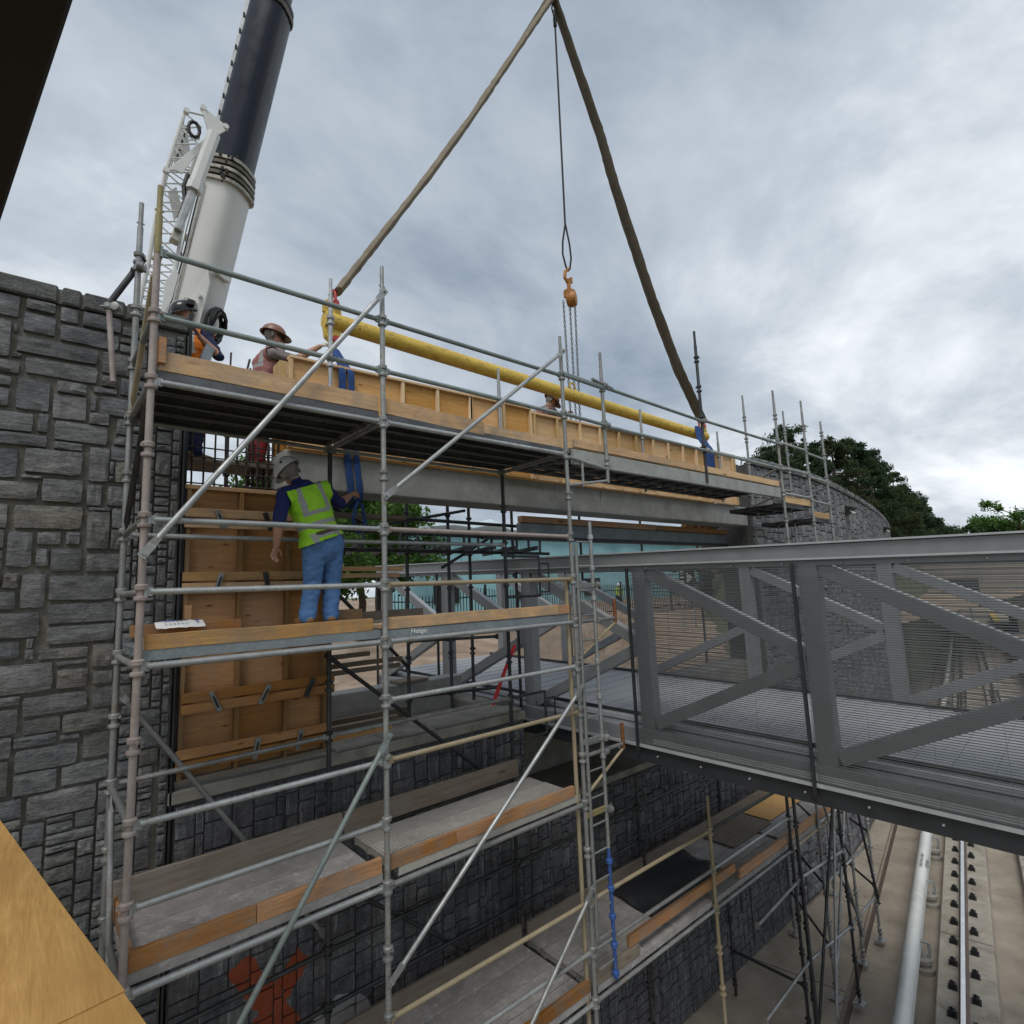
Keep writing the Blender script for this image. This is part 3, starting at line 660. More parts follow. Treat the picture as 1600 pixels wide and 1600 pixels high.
class Scaffold:
    def __init__(s, loc, label, name='scaffold', cat='scaffold'): s.r = root(name, loc, label, cat)
    def post(s, x, y, z0, z1, mat='galv2', cmat=None, nodes=None, ph=0.0, collars=True, base=False, spig=True):
        o = inst('post', post_mesh(z1-z0, mat, spig), Matrix.Translation((x, y, z0)), s.r)
        if collars:
            z = math.ceil((z0+.1-ph)/.5)*.5+ph
            while z < z1-.26:
                inst('collar', collar_mesh(cmat or mat), Matrix.Translation((x, y, z)) @ Matrix.Rotation(rnd.uniform(0, 6), 4, 'Z'), o); z += .5
        if base:
            b = MB(); b.box((x, y, z0-.02), (.17, .17, .012)); b.tube((x, y, z0-.02), (x, y, z0+.05), .021, 10); b.box((x, y, z0+.05), (.12, .03, .02)); b.build('base_plate', M['galv'], o)
        return o
    def rail(s, p, q, mat='galv', r=.0225):
        return inst('rail', rail_mesh((V(q)-V(p)).length, mat, r), along(p, q), s.r)
    def tube(s, p, q, mat='galv', r=.0225, name='tube'):
        return inst(name, tube_mesh((V(q)-V(p)).length, mat, r), along(p, q), s.r)
    def brace(s, p, q, mat='galv2'):
        return inst('brace', brace_mesh((V(q)-V(p)).length, mat), along(p, q), s.r)
    def clamp(s, p, a=0): return inst('clamp', clamp_mesh(), Matrix.Translation(p) @ Matrix.Rotation(a, 4, 'Z'), s.r)
    def deck(s, x0, x1, y0, y1, z, mat, n=4, jit=.006, mats=None):
        w = (y1-y0)/n
        for i in range(n):
            inst('deck_plank', plank_mesh(x1-x0-.05, w-.004, (mats[i] if mats else mat)), Matrix.Translation((x0+.025, y0+w*(i+.5), z+rnd.uniform(-jit, jit))) @ Matrix.Rotation(rnd.uniform(-.004, .004), 4, 'Z'), s.r)
D = 1.22
sc = Scaffold((2.1, .6, GZ), 'tall tubular steel scaffold with plank decks standing against the stone walls')
# posts
pa = sc.post(0, 0, -2.6, 4.98, 'post_pink', 'post_pink', spig=False); sc.post(0, 0, 4.985, 5.53, 'post_yellow', 'post_yellow', ph=.02)
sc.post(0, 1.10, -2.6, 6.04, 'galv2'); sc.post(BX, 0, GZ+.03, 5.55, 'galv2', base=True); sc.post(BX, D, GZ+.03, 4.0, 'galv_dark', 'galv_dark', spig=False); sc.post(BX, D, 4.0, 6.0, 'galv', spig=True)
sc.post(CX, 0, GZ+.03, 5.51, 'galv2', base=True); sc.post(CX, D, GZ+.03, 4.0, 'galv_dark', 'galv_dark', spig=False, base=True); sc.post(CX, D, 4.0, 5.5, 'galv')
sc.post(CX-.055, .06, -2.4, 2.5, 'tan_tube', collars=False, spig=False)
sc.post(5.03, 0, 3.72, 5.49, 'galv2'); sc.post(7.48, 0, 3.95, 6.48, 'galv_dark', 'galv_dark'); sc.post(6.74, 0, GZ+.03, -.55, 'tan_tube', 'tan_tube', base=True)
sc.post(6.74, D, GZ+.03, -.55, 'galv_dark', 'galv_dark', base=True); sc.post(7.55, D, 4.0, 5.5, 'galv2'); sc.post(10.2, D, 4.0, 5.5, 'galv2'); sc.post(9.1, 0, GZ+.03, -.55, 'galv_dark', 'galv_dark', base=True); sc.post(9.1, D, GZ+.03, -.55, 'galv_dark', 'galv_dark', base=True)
# guard rails and ledgers, front row
for z in (5, 4.5): sc.rail((0, 0, z), (BX, 0, z), 'galv_green'); sc.rail((BX, 0, z), (CX, 0, z), 'galv_green'); sc.tube((CX, -.03, z), (5.06, -.03, z-.02), 'galv_green')
for z in (4, 2, 0):
    sc.rail((0, 0, z), (BX, 0, z), 'galv', .0245); sc.rail((BX, 0, z), (CX, 0, z), 'galv' if z else 'galv2', .0245)
sc.rail((BX, 0, -2), (CX, 0, -2), 'galv'); sc.rail((CX, 0, -2), (6.74, 0, -2), 'galv2'); sc.rail((6.74, 0, -2), (9.1, 0, -2), 'galv2'); sc.tube((9.1, 0, -2), (11.6, .05, -2), 'tan_tube')
for z in (3, 2.5): sc.rail((0, 0, z), (BX, 0, z), 'galv')
sc.rail((BX, 0, 3), (CX, 0, 3), 'post_pink'); sc.rail((BX, 0, 2.5), (CX, 0, 2.5), 'tan_tube')
for z in (1, .5): sc.rail((0, 0, z), (BX, 0, z), 'galv')
sc.rail((BX, 0, 1.5), (CX, 0, 1.5), 'galv'); sc.rail((BX, 0, 1.0), (CX, 0, 1.0), 'tan_tube')
sc.rail((BX, 0, -1), (CX, 0, -1), 'tan_tube'); sc.rail((CX, 0, -1), (6.74, 0, -1), 'tan_tube'); sc.rail((CX, 0, -1.5), (6.74, 0, -1.5), 'galv2'); sc.rail((BX, 0, -1.5), (CX, 0, -1.5), 'galv')
sc.rail((6.74, 0, -1.5), (9.1, 0, -1.5), 'galv'); sc.rail((6.74, 0, -1), (9.1, 0, -1), 'galv_dark')
# cantilever ledgers past the third post
for z, e in ((2, 4.92), (1.0-.0, 4.98)):
    pass
for z in (2.0, .5):
    sc.tube((CX, 0, z), (4.98, 0, z), 'galv2'); sc.tube((4.30, 0, z-.42), (4.98, 0, z-.06), 'tan_tube', .018, 'strut'); sc.post(5.0, 0, z-.06, z+.24, 'rust', collars=False, spig=False)
    sc.clamp((4.62, 0, z)); 
# back row
for a, b_ in ((0, BX), (BX, CX)):
    for z in (4, 3, 2, 1, 0, -1, -1.5, -2):
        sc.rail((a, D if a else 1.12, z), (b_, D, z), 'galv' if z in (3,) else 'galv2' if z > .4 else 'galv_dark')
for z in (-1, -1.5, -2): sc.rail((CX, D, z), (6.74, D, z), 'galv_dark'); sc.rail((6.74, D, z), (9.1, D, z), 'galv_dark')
sc.tube((4.9, D, 4.5), (13.2, D, 4.42), 'galv2'); sc.tube((6.6, D, 5.0), (11.9, D, 5.06), 'galv_green')
# transoms
for x in (0, BX, CX):
    for z in (4, 2, 0, -2): sc.rail((x, 0, z), (x, D if x else 1.1, z), 'galv2')
sc.rail((0, 0, 3), (0, 1.1, 3), 'galv2'); sc.rail((0, 0, 4.5), (0, 1.1, 4.5), 'galv2'); sc.rail((0, 0, 2.5), (0, 1.1, 2.5), 'galv2'); sc.rail((0, 0, 1), (0, 1.1, 1), 'galv2')
for x in (6.74, 9.1): sc.rail((x, 0, -2), (x, D, -2), 'galv_dark'); sc.rail((x, 0, -4.0), (x, D, -4.0), 'galv_dark')
# diagonal braces
Y_ = -.052
sc.brace((0, Y_, 2.76), (BX, Y_, 5.27), 'galv'); sc.brace((BX, Y_, 3.30), (CX, Y_, 5.30), 'galv'); sc.brace((0.0, Y_, -1.42), (BX, Y_, 1.21), 'galv_green'); sc.brace((BX, Y_, -.70), (CX, Y_, 1.27), 'galv')
sc.brace((BX, Y_, -3.05), (CX, Y_, -.86), 'galv2')
sc.brace((0.02, D+.03, 1.72), (BX, D+.05, -.9), 'galv2'); sc.brace((BX, D+.05, 1.80), (CX, D+.05, -.18), 'galv_dark'); sc.brace((BX, D+.05, -.37), (CX, D+.05, -2.32), 'galv_dark'); sc.brace((0, .03, 4.95), (0, 1.07, 4.05), 'tan_tube'); sc.brace((0, .03, 4.0), (0, 1.07, 3.0), 'galv_dark')
sc.brace((0, .05, -1.8), (0, 1.07, .95), 'galv2')
# short clamped pipe at the wall corner on the left
sc.tube((-.13, 1.16, 4.33), (-.19, 1.2, 5.03), 'post_pink'); sc.tube((-.21, 1.2, 5.0), (.04, 1.12, 5.52), 'galv_dark', .026); sc.clamp((.0, 1.10, 5.4)); sc.clamp((-.19, 1.2, 5.02), 1)
# decks
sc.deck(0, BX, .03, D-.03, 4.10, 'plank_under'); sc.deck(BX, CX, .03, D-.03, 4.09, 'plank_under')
sc.deck(0, BX, .03, D-.03, 2.10, 'plank_steel'); sc.deck(BX, CX, .03, D-.03, 2.10, 'plank_steel')
sc.deck(0, BX, .03, .9, .10, 'plank_dirty', 3); sc.deck(BX+.1, CX, .03, .9, .10, 'plank_perf', 3)
sc.deck(BX, CX, .03, D-.03, -1.90, 'plank_dirty'); sc.deck(CX+.06, 6.74, .03, D-.03, -1.90, 'plank_dirty'); sc.deck(6.8, 9.1, .03, D-.03, -1.90, 'plank_dirty', 4); sc.deck(9.16, 11.6, .03, D-.03, -1.90, 'plank_dirty', 4)
# long stage spanning the opening at the top, and its grey side rails
for yy in (.04, .44, .82, 1.17):
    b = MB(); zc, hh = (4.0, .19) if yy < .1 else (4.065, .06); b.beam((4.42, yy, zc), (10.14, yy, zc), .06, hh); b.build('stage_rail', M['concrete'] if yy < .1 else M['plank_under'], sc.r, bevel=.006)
for i in range(14):
    x = 4.6+i*.41; b = MB(); b.beam((x, .07, 4.06), (x, 1.14, 4.06), .05, .05); b.build('stage_rung', M['plank_under'], sc.r)
b = MB(); b.box((7.28, .605, 4.112), (5.70, 1.10, .022)); b.build('stage_board', M['wood_old'], sc.r)
sc.tube((4.25, -.03, 5.02), (7.5, -.03, 4.94), 'galv_green'); sc.tube((7.46, -.03, 4.96), (10.3, -.03, 4.95), 'galv_green'); sc.tube((5.0, -.03, 4.47), (10.3, -.03, 4.46), 'galv_green')
sc.tube((4.80, -.035, 5.06), (5.2, -.035, 5.01), 'galv2'); sc.clamp((5.03, 0, 5.02)); sc.clamp((5.03, 0, 4.48)); sc.clamp((7.48, 0, 4.95)); sc.clamp((7.48, 0, 4.47))
# bracket frame hanging below the stage at the fourth post
sc.tube((CX, 0, 3.62), (5.03, 0, 3.75), 'galv2', .018); sc.tube((CX, 0, 3.98), (5.03, 0, 3.9), 'galv2'); sc.tube((4.55, 0, 3.63), (4.55, 0, 3.96), 'galv2', .018)
# side bracket frames on the rear posts
for zz_, s_ in ((2.85, 1), (1.0, 1)):
    sc.tube((CX, D, zz_), (CX+.62, D, zz_+.0), 'galv_dark', .018); sc.tube((CX+.62, D, zz_), (CX+.62, D, zz_-.55), 'galv_dark', .018); sc.tube((CX, D, zz_-.55), (CX+.62, D, zz_-.55), 'galv_dark', .018); sc.tube((CX+.62, D, zz_-.1), (CX+.80, D, zz_-.1), 'galv_dark', .012); sc.tube((CX+.80, D, zz_-.1), (CX+.80, D, zz_-.5), 'galv_dark', .012); sc.tube((CX+.62, D, zz_-.5), (CX+.80, D, zz_-.5), 'galv_dark', .012)
tm = text_mesh('Hetigo', .062, 'lettering'); tm.materials.clear(); tm.materials.append(M['white_mark'])
inst('lettering', tm, Matrix.Translation((BX+.36, .0255, 2.066)) @ Matrix.Rotation(math.pi/2, 4, 'X') @ Matrix.Rotation(-.03, 4, 'Z'), sc.r)

# loose timbers on the decks
def timber(name, x0, x1, y, z, h, w, mat, label, tilt=0.0, segs=None, cat='board', group='toe boards on the scaffold'):
    b = MB(); n = 10
    P = []
    for i in range(n+1):
        x = x0+(x1-x0)*i/n; dz = .004*math.sin(x*5+y)+rnd.uniform(-.0025, .0025); dy = rnd.uniform(-.0015, .0015)
        P.append((x, y+dy, z+tilt*(x-x0)+dz*.4))
    for (x, yy, zz2) in P: b.v += [V(x, yy-w/2, zz2), V(x, yy+w/2, zz2), V(x, yy+w/2, zz2+h+rnd.uniform(-.002, .002)), V(x, yy-w/2, zz2+h+rnd.uniform(-.002, .002))]
    for i in range(n):
        for k in range(4):
            a, c = i*4+k, i*4+(k+1) % 4; b.f.append((a, c, c+4, a+4)); b.mi.append(0)
    b.f += [(0, 3, 2, 1), tuple(n*4+k for k in range(4))]; b.mi += [0, 0]
    o = b.build(name, M[mat], None, bevel=.003); return tag(o, label, cat, group)
timber('toe_board', .05, BX-.03, .05, 4.104, .15, .04, 'toe_x', 'orange timber toe board on the top deck beside the pink post')
timber('toe_board', BX+.03, 3.05, .055, 4.10, .15, .04, 'toe_x', 'sloping timber toe board on the top deck past the second post', -.03)
timber('toe_board', 2.95, CX-.02, .10, 4.097, .11, .04, 'toe_x', 'low worn timber board along the top deck below the second brace', 0)
timber('toe_board', 4.45, 7.4, .035, 4.124, .10, .04, 'toe_x', 'pale timber edge board on the near half of the long stage')
timber('toe_board', 7.43, 10.1, .03, 4.124, .10, .04, 'pine_x', 'pale timber edge board on the far half of the long stage')
timber('toe_board', 4.5, 5.6, 1.16, 4.124, .20, .045, 'wood_old', 'dark weathered board behind the long stage')
timber('toe_board', .04, BX-.10, .05, 2.104, .105, .045, 'toe_x', 'pale timber toe board in front of the hi-vis worker')
timber('toe_board', BX+.03, CX-.24, .05, 2.104, .105, .045, 'toe_x', 'pale timber toe board right of the hi-vis worker on the same deck')
timber('toe_board', CX-.235, CX-.05, .05, 2.104, .10, .045, 'toe_orange', 'short orange timber block ending the middle deck toe board')
timber('toe_board', .03, .80, .05, .104, .12, .045, 'toe_orange', 'orange timber toe board on the steel deck beside the pink post')
timber('toe_board', .805, BX-.03, .05, .104, .12, .045, 'toe_orange', 'orange timber toe board ending at the second post on the steel deck')
timber('toe_board', BX+.03, 2.55, .05, .104, .11, .045, 'toe_orange', 'chipped orange timber toe board just past the second post')
timber('toe_board', 2.555, CX-.12, .05, .104, .11, .045, 'toe_orange', 'orange timber toe board ending near the ladder on the steel deck')
timber('back_board', .04, BX+.05, 1.02, .104, .20, .04, 'wood_old', 'grey weathered board on edge at the back of the steel deck by the tall wall')
timber('back_board', BX+.07, CX-.1, 1.02, .104, .20, .04, 'wood_old', 'grey weathered board on edge at the back of the steel deck by the low wall')
timber('toe_board', BX+.3, CX-.03, .05, -1.896, .12, .045, 'toe_orange', 'orange timber toe board on the lowest deck left of the ladder')
timber('toe_board', CX+.05, 5.1, .05, -1.896, .12, .045, 'wood_old', 'brown timber toe board on the lowest deck below the ladder')
timber('toe_board', 4.95, 7.4, .07, -1.77, .12, .05, 'toe_orange', 'bright orange timber lying along the lowest deck under the bridge')
timber('toe_board', 7.5, 11.6, .06, -1.896, .13, .045, 'toe_orange', 'long orange timber toe board on the lowest deck far end')
timber('back_board', BX+.06, CX-.02, 1.17, -1.896, .22, .04, 'wood_old', 'brown board on edge at the back of the lowest deck by the wall')
timber('back_board', CX+.08, 6.7, 1.17, -1.896, .20, .04, 'wood_old', 'grey board on edge at the back of the lowest deck under the bridge')
timber('back_board', 6.8, 11.5, 1.17, -1.896, .20, .04, 'wood_old', 'dark board on edge at the far back of the lowest deck')
# messy planks underfoot on the middle deck
def flatboard(x0, x1, y0, y1, z, mat, label, rz=0.0, name='plank', t=.038, cat='plank', group='loose planks on the middle deck'):
    b = MB(); b.box((0, 0, t/2), (x1-x0, y1-y0, t), Matrix.Rotation(rz, 3, 'Z')); b.v = [v+V((x0+x1)/2, (y0+y1)/2, z) for v in b.v]
    return tag(b.build(name, M[mat], None, bevel=.003), label, cat, group)
flatboard(.06, 1.62, .12, .36, 2.104, 'wood_old', 'worn muddy plank just behind the middle deck toe board')
flatboard(.10, 1.75, .74, 1.0, 2.104, 'toe_orange', 'muddy orange plank under the hi-vis worker\'s boots')
flatboard(1.86, 4.1, .16, .42, 2.104, 'toe_x', 'worn pale plank on the middle deck right of the worker')
flatboard(1.9, 3.6, .86, 1.12, 2.104, 'wood_old', 'brown plank at the back of the middle deck')
timber('plank', 1.86, 2.9, 1.12, 2.145, .09, .045, 'wood_old', 'dark timber on edge at the back of the middle deck', group='loose planks on the middle deck', cat='plank')
timber('plank', 1.7, 2.05, .95, 2.145, .13, .09, 'wood_y', 'short dark timber block at the back of the middle deck', group='loose planks on the middle deck', cat='plank')
timber('plank', .06, .9, .98, 2.146, .10, .04, 'toe_orange', 'orange timber on edge behind the white paper bag', group='loose planks on the middle deck', cat='plank')
b = MB(); b.box((.06, .04, 4.25), (.05, .09, .20)); tag(b.build('block', M['toe_orange'], None, bevel=.004), 'small upright timber block on the top deck beside the pink post', 'block')
flatboard(.035, .06, .1, .95, .104, 'toe_orange', 'orange end board closing the steel deck beside the pink post', name='end_board', t=.13, cat='board', group='toe boards on the scaffold')
for i, (x0, x1, y0, y1, m_, lb) in enumerate(((9.7, 11.3, .62, 1.12, 'ply_new', 'yellow plywood sheet lying at the far end of the lowest deck'), (8.3, 9.6, .55, 1.1, 'wood_old', 'reddish brown sheet lying on the lowest deck under the bridge'))):
    flatboard(x0, x1, y0, y1, -1.885, m_, lb, name='sheet', t=.018, cat='sheet', group='sheets on the lowest deck')
# white paper bag
b = MB(); nx, ny = 12, 6
for j in range(ny+1):
    for i in range(nx+1):
        u, w = i/nx-.5, j/ny-.5; b.v.append(V(u*.36, w*.13, .018*math.cos(u*3.0)*math.cos(w*2.8)+rnd.uniform(-.004, .004)))
for j in range(ny):
    for i in range(nx): a = j*(nx+1)+i; b.f.append((a, a+1, a+nx+2, a+nx+1)); b.mi.append(0)
for i in range(6):
    x = -.12+i*.03; b.add([(x, -.03, .0225), (x+.02, -.03, .0225), (x+.022, -.022, .0225), (x+.002, -.022, .0225)], [(0, 1, 2, 3)], 2); b.add([(x-.005, .02, .023), (x+.022, .02, .023), (x+.022, .036, .023), (x-.005, .036, .023)], [(0, 1, 2, 3)], 1 if i < 3 else 2)
b.add([(.10, .03, .022), (.15, .03, .02), (.125, .0, .022)], [(0, 2, 1)], 1); b.add([(.115, -.005, .022), (.135, -.005, .022), (.125, -.03, .022)], [(0, 2, 1)], 1)
me = b.mesh('paper_bag', [M['paper'], M['ink'], M['ink_dk']], False, fix=False)
o = inst('paper_bag', me, Matrix.Translation((.40, .88, 2.235)) @ Matrix.Rotation(.02, 4, 'Z') @ Matrix.Rotation(R(24), 4, 'X'))
tag(o, 'white printed paper bag lying on the middle deck by the tall wall', 'bag')
# black tarp on the lowest deck
b = MB(); nx, ny = 14, 8
for j in range(ny+1):
    for i in range(nx+1):
        u, w = i/nx, j/ny; b.v.append(V(5.75+1.75*u+.1*w, .15+.92*w+.12*math.sin(u*3), -1.865+.03*abs(math.sin(u*9+w*5))+.02*math.sin(w*11+u*4)))
for j in range(ny):
    for i in range(nx): a = j*(nx+1)+i; b.f.append((a, a+1, a+nx+2, a+nx+1)); b.mi.append(0)
o = b.build('tarp', M['tarp'], None, True, fix=False); o.modifiers.new('s', 'SOLIDIFY').thickness = .006; tag(o, 'black plastic tarp lying on the lowest deck under the bridge', 'tarp')

# ladder clamped to the third post
ld = root('access_ladder', (4.5, -.02, -2), 'steel access ladder with a blue lower stile beside the third scaffold post', 'ladder')
X0, X1 = 4.33, 4.60
def stile(x, z0, z1, mat, name='stile'):
    b = MB(); b.tube((x, -.02, z0), (x, -.02, z1), .0225, 12); return b.build(name, M[mat], ld, True)
stile(X0, -1.4, 2.9, 'galv2'); stile(X1, .75, 3.19, 'galv'); s2 = stile(X1, -.55, .745, 'galv2'); s3 = stile(X1, -1.9, -.555, 'blue_tube')
z = -1.7
while z < 3.0:
    b = MB(); b.tube((X0, -.02, z), (X1, -.02, z), .011, 8); b.build('rung', M['galv2'], ld, True); z += .29
for k in range(5):
    z = -1.85+k*.29; b = MB(); b.lathe([(-.03, .028), (-.02, .04), (.02, .04), (.03, .028)], (X1, -.02, z), 12); b.build('sleeve', M['blue_tube'], ld, True)
for z in (3.0, 2.62, 2.26, 1.52, 1.12, .45): b = MB(); b.lathe([(-.03, .025), (-.022, .036), (.022, .036), (.03, .025)], (X1, -.02, z), 12); b.build('sleeve', M['galv'], ld, True)
for z in (2.42, .66, -.12): inst('clamp', clamp_mesh(), Matrix.Translation((X1, -.03, z)), ld); b = MB(); b.beam((CX, -.02, z), (X1, -.02, z), .03, .06); b.build('bracket', M['galv2'] if z > 0 else M['post_yellow'], ld, bevel=.004)

# tower beyond the bridge, from the track bed up past the stage
tw = Scaffold((11.4, .6, GZ), 'slender scaffold tower with tall bare posts beyond the footbridge', 'scaffold_tower')
F, F2, G, G2 = (10.2, 0), (11.48, D), (11.5, 0), (13.6, D)
for (x, y), zt, mt in ((F, 6.03, 'galv2'), (G, 6.07, 'galv2'), ((12.45, 0), 5.78, 'galv2')): tw.post(x, y, GZ+.14, zt, mt, base=True)
tw.post(11.48, D, GZ+.14, 6.54, 'galv2', base=True); tw.post(13.55, D, GZ+.14, 6.55, 'galv2', base=True); tw.post(10.35, -.30, GZ+.14, -.2, 'galv_dark', 'galv_dark', base=True); tw.post(8.95, -.18, GZ+.14, .0, 'galv_dark', 'galv_dark', base=True)
for z in (5.0, 4.5, 4.0, 3.0): tw.rail((10.2, 0, z), (11.5, 0, z), 'galv'); tw.rail((11.5, 0, z-.05), (12.45, 0, z-.08), 'galv')
for z in (4.5, 4.0, 3.0): tw.rail((10.2, 0, z), (11.48, D, z), 'galv2'); tw.rail((12.45, 0, z-.2), (13.55, D, z-.2), 'galv')
for z in (4.5, 3.6): tw.rail((11.48, D, z), (13.55, D, z), 'galv2')
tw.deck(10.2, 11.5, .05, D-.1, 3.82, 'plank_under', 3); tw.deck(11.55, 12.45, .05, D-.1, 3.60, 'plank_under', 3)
for z in (-.9, -1.9, -2.9, -3.9):
    tw.rail((10.2, 0, z), (11.5, 0, z), 'galv' if z > -3 else 'galv2'); tw.rail((11.5, 0, z), (12.45, 0, z), 'galv2'); tw.rail((10.2, 0, z), (11.48, D, z), 'galv_dark'); tw.rail((11.5, 0, z), (13.55, D, z), 'galv_dark'); tw.rail((12.45, 0, z+.2), (13.55, D, z+.2), 'galv_dark')
tw.brace((10.2, -.05, -4.3), (11.5, -.05, -1.4), 'galv'); tw.brace((11.5, -.05, -4.2), (10.2, -.05, -1.2), 'galv2'); tw.brace((8.95, -.22, -4.4), (10.35, -.36, -.7), 'galv_dark'); tw.brace((9.05, -.12, -.6), (8.55, -.4, -4.6), 'galv_dark'); tw.brace((10.35, -.34, -.4), (9.3, -.34, -4.5), 'galv'); tw.brace((11.5, -.05, -.9), (12.45, -.05, -4.0), 'galv_dark')
for z in (-2.3, -3.5): tw.rail((8.95, -.18, z), (10.35, -.30, z), 'galv'); tw.rail((7.4, -.2, z-.1), (8.95, -.18, z), 'galv2')
timber('toe_board', 10.25, 11.45, .03, 3.83, .13, .04, 'pine_x', 'timber toe board on the small deck of the far tower')
timber('toe_board', 11.55, 12.4, .03, 3.61, .12, .04, 'toe_x', 'short timber toe board on the far tower next to the stone wall')

# inner platform and falsework behind the concrete beam
inn = Scaffold((5, 2.7, .2), 'dark scaffold frame with braces behind the concrete beam', 'falsework')
for x, y, z0, z1 in ((3.42, 2.35, .3, 4.1), (4.12, 2.35, .3, 4.0), (4.62, 2.5, .3, 3.9), (5.6, 2.6, 2.6, 3.9), (7.3, 2.6, 2.5, 4.0), (9.2, 2.6, 2.5, 4.0), (11.2, 2.5, .3, 4.0), (1.2, 2.9, .9, 5.0), (2.3, 2.9, .9, 5.0)):
    inn.post(x, y, z0, z1, 'galv_dark', 'galv_dark', collars=x < 5, spig=False)
for z in (1.75, 1.0): inn.rail((3.42, 2.35, z), (4.12, 2.35, z-.03), 'galv_dark'); inn.rail((4.12, 2.35, z-.03), (4.9, 2.2, z-.05), 'galv_dark')
inn.rail((1.85, D+.2, 2.6), (3.42, 2.35, 1.4), 'galv_dark')
for z in (3.42, 3.22, 2.98): inn.tube((1.9, 2.0, z), (6.2, 2.35, z), 'galv_dark', .026)
for i in range(15):
    b = MB(); x = 2.05+i*.28; b.beam((x, 2.0+.023*i, 2.98), (x, 2.0+.023*i, 3.22), .03, .03); b.build('web', M['plank_under'], inn.r)
for i in range(9):
    b = MB(); x = 2.0+i*.42; b.beam((x, 1.75, 3.02), (x+.5, 3.2, 3.02), .05, .06); b.build('joist', M['galv_dark'], inn.r)
inn.tube((2.6, 2.0, 3.25), (4.4, 2.3, 3.62), 'galv_dark'); inn.tube((3.9, 2.2, 2.75), (4.9, 2.4, 3.2), 'galv_dark'); inn.tube((4.1, 2.3, 3.3), (5.2, 2.5, 3.3), 'galv_dark'); inn.tube((1.6, 1.9, 3.72), (3.0, 2.2, 3.2), 'galv_dark')
b = MB(); b.beam((5.3, 2.1, 3.34), (11.75, 2.1, 3.34), .10, .22); b.build('aluminium_beam', M['plank_steel'], inn.r, bevel=.01)
b = MB(); b.beam((4.6, 2.1, 3.20), (11.75, 2.1, 3.20), .16, .05); b.build('bottom_flange', M['bridge_dk'], inn.r)
timber('stage_timber', 5.3, 8.9, 2.05, 3.455, .10, .12, 'toe_orange', 'orange timber lying along the aluminium beam over the footbridge', group='timbers on the aluminium beam', cat='timber')
timber('stage_timber', 8.95, 11.7, 2.05, 3.455, .10, .12, 'toe_orange', 'orange timber on the far half of the aluminium beam', group='timbers on the aluminium beam', cat='timber')
for i in range(4):
    timber('stage_timber', 10.4+.3*i, 10.55+.3*i, 2.3, 3.47, .35, .12, 'toe_orange', ('upright orange timber stack nearest the aluminium beam middle', 'second upright orange timber of the stack on the aluminium beam', 'third upright orange timber of the stack on the aluminium beam', 'upright orange timber of the stack touching the far wall')[i], group='upright timbers at the far wall', cat='timber')
timber('plank', .9, 3.1, 1.9, 3.36, .05, .2, 'wood_old', 'brown plank lying behind the hi-vis worker at shoulder height', group='planks behind the forms', cat='plank')
for i, (x0, x1, y, z) in enumerate(((1.95, 3.0, 1.85, 2.62), (1.95, 3.05, 1.83, 2.70), (1.95, 2.6, 1.86, 1.68), (1.95, 3.0, 1.84, 1.50), (1.95, 3.02, 1.82, 1.58))):
    timber('waler_tail', x0, x1, y, z, .055, .04, 'wood_old' if i > 1 else 'toe_x', ('pale timber tail sticking out past the form at knee height', 'upper pale timber tail sticking out past the form at knee height', 'short brown timber tail beside the form below the middle deck', 'lowest brown timber tail beside the form below the middle deck', 'long brown timber tail beside the form below the middle deck')[i], group='timber tails of the form walers', cat='timber')

# ================================================================== FORMWORK, REBAR, BEAM
FY = 1.56
pf_ = root('pier_formwork', (1.25, FY, .73), 'plywood column form with studs and double walers beside the tall wall', 'formwork')
zs = [.80, 1.52, 2.62, 3.52]
xs_ = [.53, 1.03, 1.50, 1.93]
for i in range(3):
    for j in range(3):
        b = MB(); b.box(((xs_[i]+xs_[i+1])/2, FY+.055, (zs[j]+zs[j+1])/2), (xs_[i+1]-xs_[i]-.004, .018, zs[j+1]-zs[j]-.004)); b.build('plywood_sheet', M['ply_old'], pf_)
for i, x in enumerate((.55, 1.03, 1.50, 1.91)):
    b = MB(); b.box((x, FY+.005, 2.16), (.04, .085, 2.74)); b.build('stud', M['wood_z'], pf_, bevel=.003)
for z in (.79, 3.53): b = MB(); b.box((1.23, FY+.003, z), (1.44, .095, .042)); b.build('plate', M['toe_x'] if z > 2 else M['wood_old'], pf_, bevel=.003)
for zi, z in enumerate((3.22, 2.60, 1.48, .98)):
    for dz in (-.052, .052):
        b = MB(); b.box((1.24 if zi != 2 else 1.27, FY-.062, z+dz), (1.46, .042, .086)); b.build('waler', M['toe_x'] if zi < 2 else M['ply_old'], pf_, bevel=.004)
    for x in ((.82, 1.27, 1.72) if zi < 3 else (1.2, 1.62)):
        t = rnd.uniform(-.5, .5); b = MB(); b.box((x, FY-.10, z-.01), (.045, .03, .20), Matrix.Rotation(t, 3, 'Y')); b.box((x, FY-.118, z-.01), (.016, .01, .12), Matrix.Rotation(t, 3, 'Y'), 1)
        b.build('wedge_clamp', [M['galv2'] if rnd.random() < .5 else M['galv_dark'], M['black']], pf_, bevel=.003)
b = MB(); b.box((.56, FY-.10, 2.30), (.05, .10, .17)); b.build('spacer_block', M['ply_old'], pf_, bevel=.003)
for x, z, w, h in ((.80, 1.95, .16, .10), (1.25, 1.98, .10, .10)):    # sawn patches on the sheets
    for (dx, dz, sx, sz) in ((0, h/2, w, .006), (0, -h/2, w, .006), (-w/2, 0, .006, h), (w/2, 0, .006, h)):
        b = MB(); b.box((x+dx, FY+.0445, z+dz), (sx, .004, sz)); b.build('saw_cut', M['bark'], pf_)

